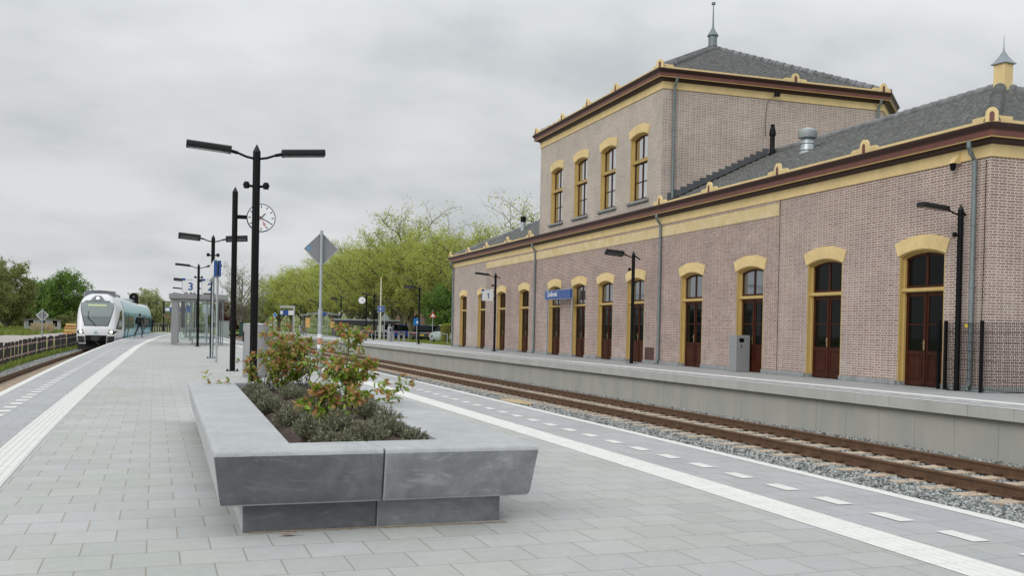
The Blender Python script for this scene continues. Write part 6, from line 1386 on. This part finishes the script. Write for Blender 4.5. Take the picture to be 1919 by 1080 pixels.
t=root('cycle_sign',PD(780.5,86,-.1),'square blue direction sign on a post between the tree trunks','sign'); link('post',MB().tube([(0,0,0),(0,0,2.1)],.03,6),M['galv'],t); bb=link('sign_panel',MB().box(-.30,.30,-.05,-.04,1.45,2.05),M['ltblue'],t); link('pictogram',MB().lathe([(.09,0),(.12,0),(.12,.01),(.09,.01)],10),M['white'],bb).rotation_euler=(PI/2,0,0); bb.children[0].location=(.05,-.05,1.72)
# parked cars
def car(label,loc,rz,col,L_=4.2,Wd=1.75,H=1.5,rear=True):
    t=root('parked_car',loc,label,'car','cars parked behind the lawn',rz=rz); h=Wd/2
    st=[(-L_/2,.35,.80,.82),(-L_/2+.25,.22,.92,.95),(-L_/2+1.0,.2,.98,1.),(0,.2,.98,1.),(L_/2-1.1,.2,.92,1.),(L_/2-.35,.22,.80,.93),(L_/2,.35,.62,.75)]
    mb=MB(); n=8
    for (y,z0,z1,s) in st: mb.v+=[(x*h*s,y,z) for x,z in ((-.9,z0),(-1,z0+.12),(-1,(z0+z1)/2),(-.93,z1),(.93,z1),(1,(z0+z1)/2),(1,z0+.12),(.9,z0))]
    for i in range(len(st)-1):
        for k in range(n): mb.f.append((i*n+k,i*n+(k+1)%n,(i+1)*n+(k+1)%n,(i+1)*n+k)); mb.m.append(0)
    mb.f+=[tuple(range(n)),tuple((len(st)-1)*n+k for k in range(n))]; mb.m+=[0,0]
    pt=mat('car_paint_'+col[0],col[1],.25,metal=.3); bd=link('body',mb,pt,t,smooth=True)
    cb=[(-L_/2+.12,.97,.88),(-L_/2+.55,H-.03,.74),(.35,H,.74),(1.15,.95,.86)]
    mb=MB()
    for (y,z,s) in cb: mb.v+=[(-h*s,y,z),(h*s,y,z)]
    mb.f+=[(0,1,3,2),(4,5,7,6),(0,2,4,6),(1,7,5,3)]; mb.m+=[0]*4; link('windows',mb,M['glassdk'],t)
    link('roof',MB().add([(-h*.745,-L_/2+.5,H-.04),(h*.745,-L_/2+.5,H-.04),(h*.745,.4,H),(-h*.745,.4,H),(-h*.70,-L_/2+.6,H+.02),(h*.70,-L_/2+.6,H+.02),(h*.70,.3,H+.05),(-h*.70,.3,H+.05)],[(0,1,5,4),(1,2,6,5),(2,3,7,6),(3,0,4,7),(4,5,6,7)]),pt,t)
    for y in (-L_/2+.85,L_/2-.85):
        for sg in (-1,1):
            w=link('wheel',MB().lathe([(.31,-.09),(.325,-.05),(.325,.05),(.31,.09)],18),M['rubber'],t,smooth=True); w.location=(sg*(h-.10),y,.325); w.rotation_euler=(0,PI/2,0)
            r=link('rim',MB().lathe([(.19,-.093),(.19,.093)],12),M['galv'],w)
    for sg in (-1,1): link('tail_light',MB().box(sg*h*.78-.10,sg*h*.78+.10,-L_/2-.01,-L_/2+.05,.66,.82),M['red'],t); link('headlight',MB().box(sg*h*.6-.14,sg*h*.6+.14,L_/2-.1,L_/2+.01,.5,.6),M['white'],t)
    link('number_plate',MB().box(-.26,.26,-L_/2-.015,-L_/2+.0,.50,.61),mat('plate_yellow',(.75,.5,.03),.5),t)
    return t
car('silver grey car seen from the rear between two lime trunks',PD(804,99,-.10),R(-12),('silver',(.30,.31,.33))); car('dark grey car partly hidden behind the single lamp post',PD(789,97.5,-.10),R(-12),('dark',(.06,.065,.075)),4.3)
car('blue car behind the grey table stand',PD(744,106,-.10),R(5),('blue',(.02,.07,.35)),3.8); car('pale mint car half hidden by the yellow green hedge',PD(838,86,-.10),R(18),('mint',(.50,.58,.55)),3.9)
# houses and sheds far behind
def house(label,loc,rz,w,d,h,rh,wc,rc,nw=3,name='house',cat='house'):
    t=root(name,loc,label,cat,rz=rz); link('wall',MB().prism([(-w/2,0),(w/2,0),(w/2,h),(0,h+rh),(-w/2,h)],'y',0,d),wc,t)
    mb=MB(); mb.prism([(-w/2-.3,h-.15),(0,h+rh+.05),(w/2+.3,h-.15),(w/2+.3,h+.05),(0,h+rh+.28),(-w/2-.3,h+.05)],'y',-.3,d+.3); link('roof',mb,rc,t)
    for k in range(nw):
        x=-w/2+w*(k+.5)/nw; f=link('window',MB().box(x-.5,x+.5,-.05,0,.9,2.2),M['white'],t); link('pane',MB().box(x-.42,x+.42,-.06,-.05,.98,2.12),M['glassdk'],f)
    return t
rb=mat('house_brick',(.24,.15,.12),.9,var=.1); rd=mat('house_roof_grey',(.20,.18,.17),.9,var=.1); ww=mat('white_plaster',(.55,.55,.53),.9,var=.08)
house('low white farm shed behind the grass, left of the reeds',PD(80,190,-1.),R(10),6.2,4,2.2,.25,ww,rd,3,'white_shed','shed')
house('pale blue-grey container shed left of the white farm shed',PD(54,191,-1.),R(10),1.1,3,1.9,.1,mat('container_blue',(.18,.30,.42),.7),rd,0,'container','container')
house('brick house glimpsed between the lime trunks right of the triangle sign',PD(822,150,-.3),R(-25),14,9,4.,4.,rb,mat('house_roof_brown',(.22,.16,.14),.9),3)
house('house with a light gable behind the blue parked car',PD(757,165,-.3),R(-10),12,9,3.,5.,mat('grey_gable',(.33,.37,.38),.9),rd,2)
t=root('electrical_cabinet',PD(419,150,-.9),'pale grey-green cabinet beside the distant track','cabinet'); link('cabinet_body',MB().box(-.75,.75,-.5,.5,0,2.4),mat('cabinet_green_grey',(.32,.36,.35),.7),t); link('cabinet_roof',MB().box(-.8,.8,-.55,.55,2.4,2.5),M['galv'],t)
t=root('electrical_cabinet',PD(452,160,-.9),'dark green cabinet left of the grey cylinder','cabinet'); link('cabinet_body',MB().box(-.35,.35,-.3,.3,0,2.3),mat('cabinet_dark_green',(.02,.06,.05),.6),t); link('cabinet_roof',MB().box(-.4,.4,-.35,.35,2.3,2.36),M['black'],t)
t=root('street_lamp',PD(482,190,-.3),'slender grey street lamp with a long curved arm behind the nearest lamp post','street lamp'); link('pole',MB().tube([(0,0,0),(0,0,6.5),(.8,0,7.4),(2.4,0,7.6),(5.2,0,7.5)],[.09,.07,.06,.05,.06],8),M['galv'],t,smooth=True)
# litter and leaf on the paving
q=G(540,1005,.006); t=root('dry_leaf',q,'crumpled brown dry leaf on the paving before the planter bench','leaf'); rg=random.Random(3); mb=MB()
mb.add([(0,0,.012)]+[(math.cos(a)*(.035+.012*rg.random())*1.2,math.sin(a)*.018,.004+.014*rg.random()) for a in [k/9*2*PI for k in range(9)]],[(0,i+1,(i+1)%9+1) for i in range(9)]); link('blade',mb,mat('dry_leaf_brown',(.26,.19,.15),.9),t,fix=False)
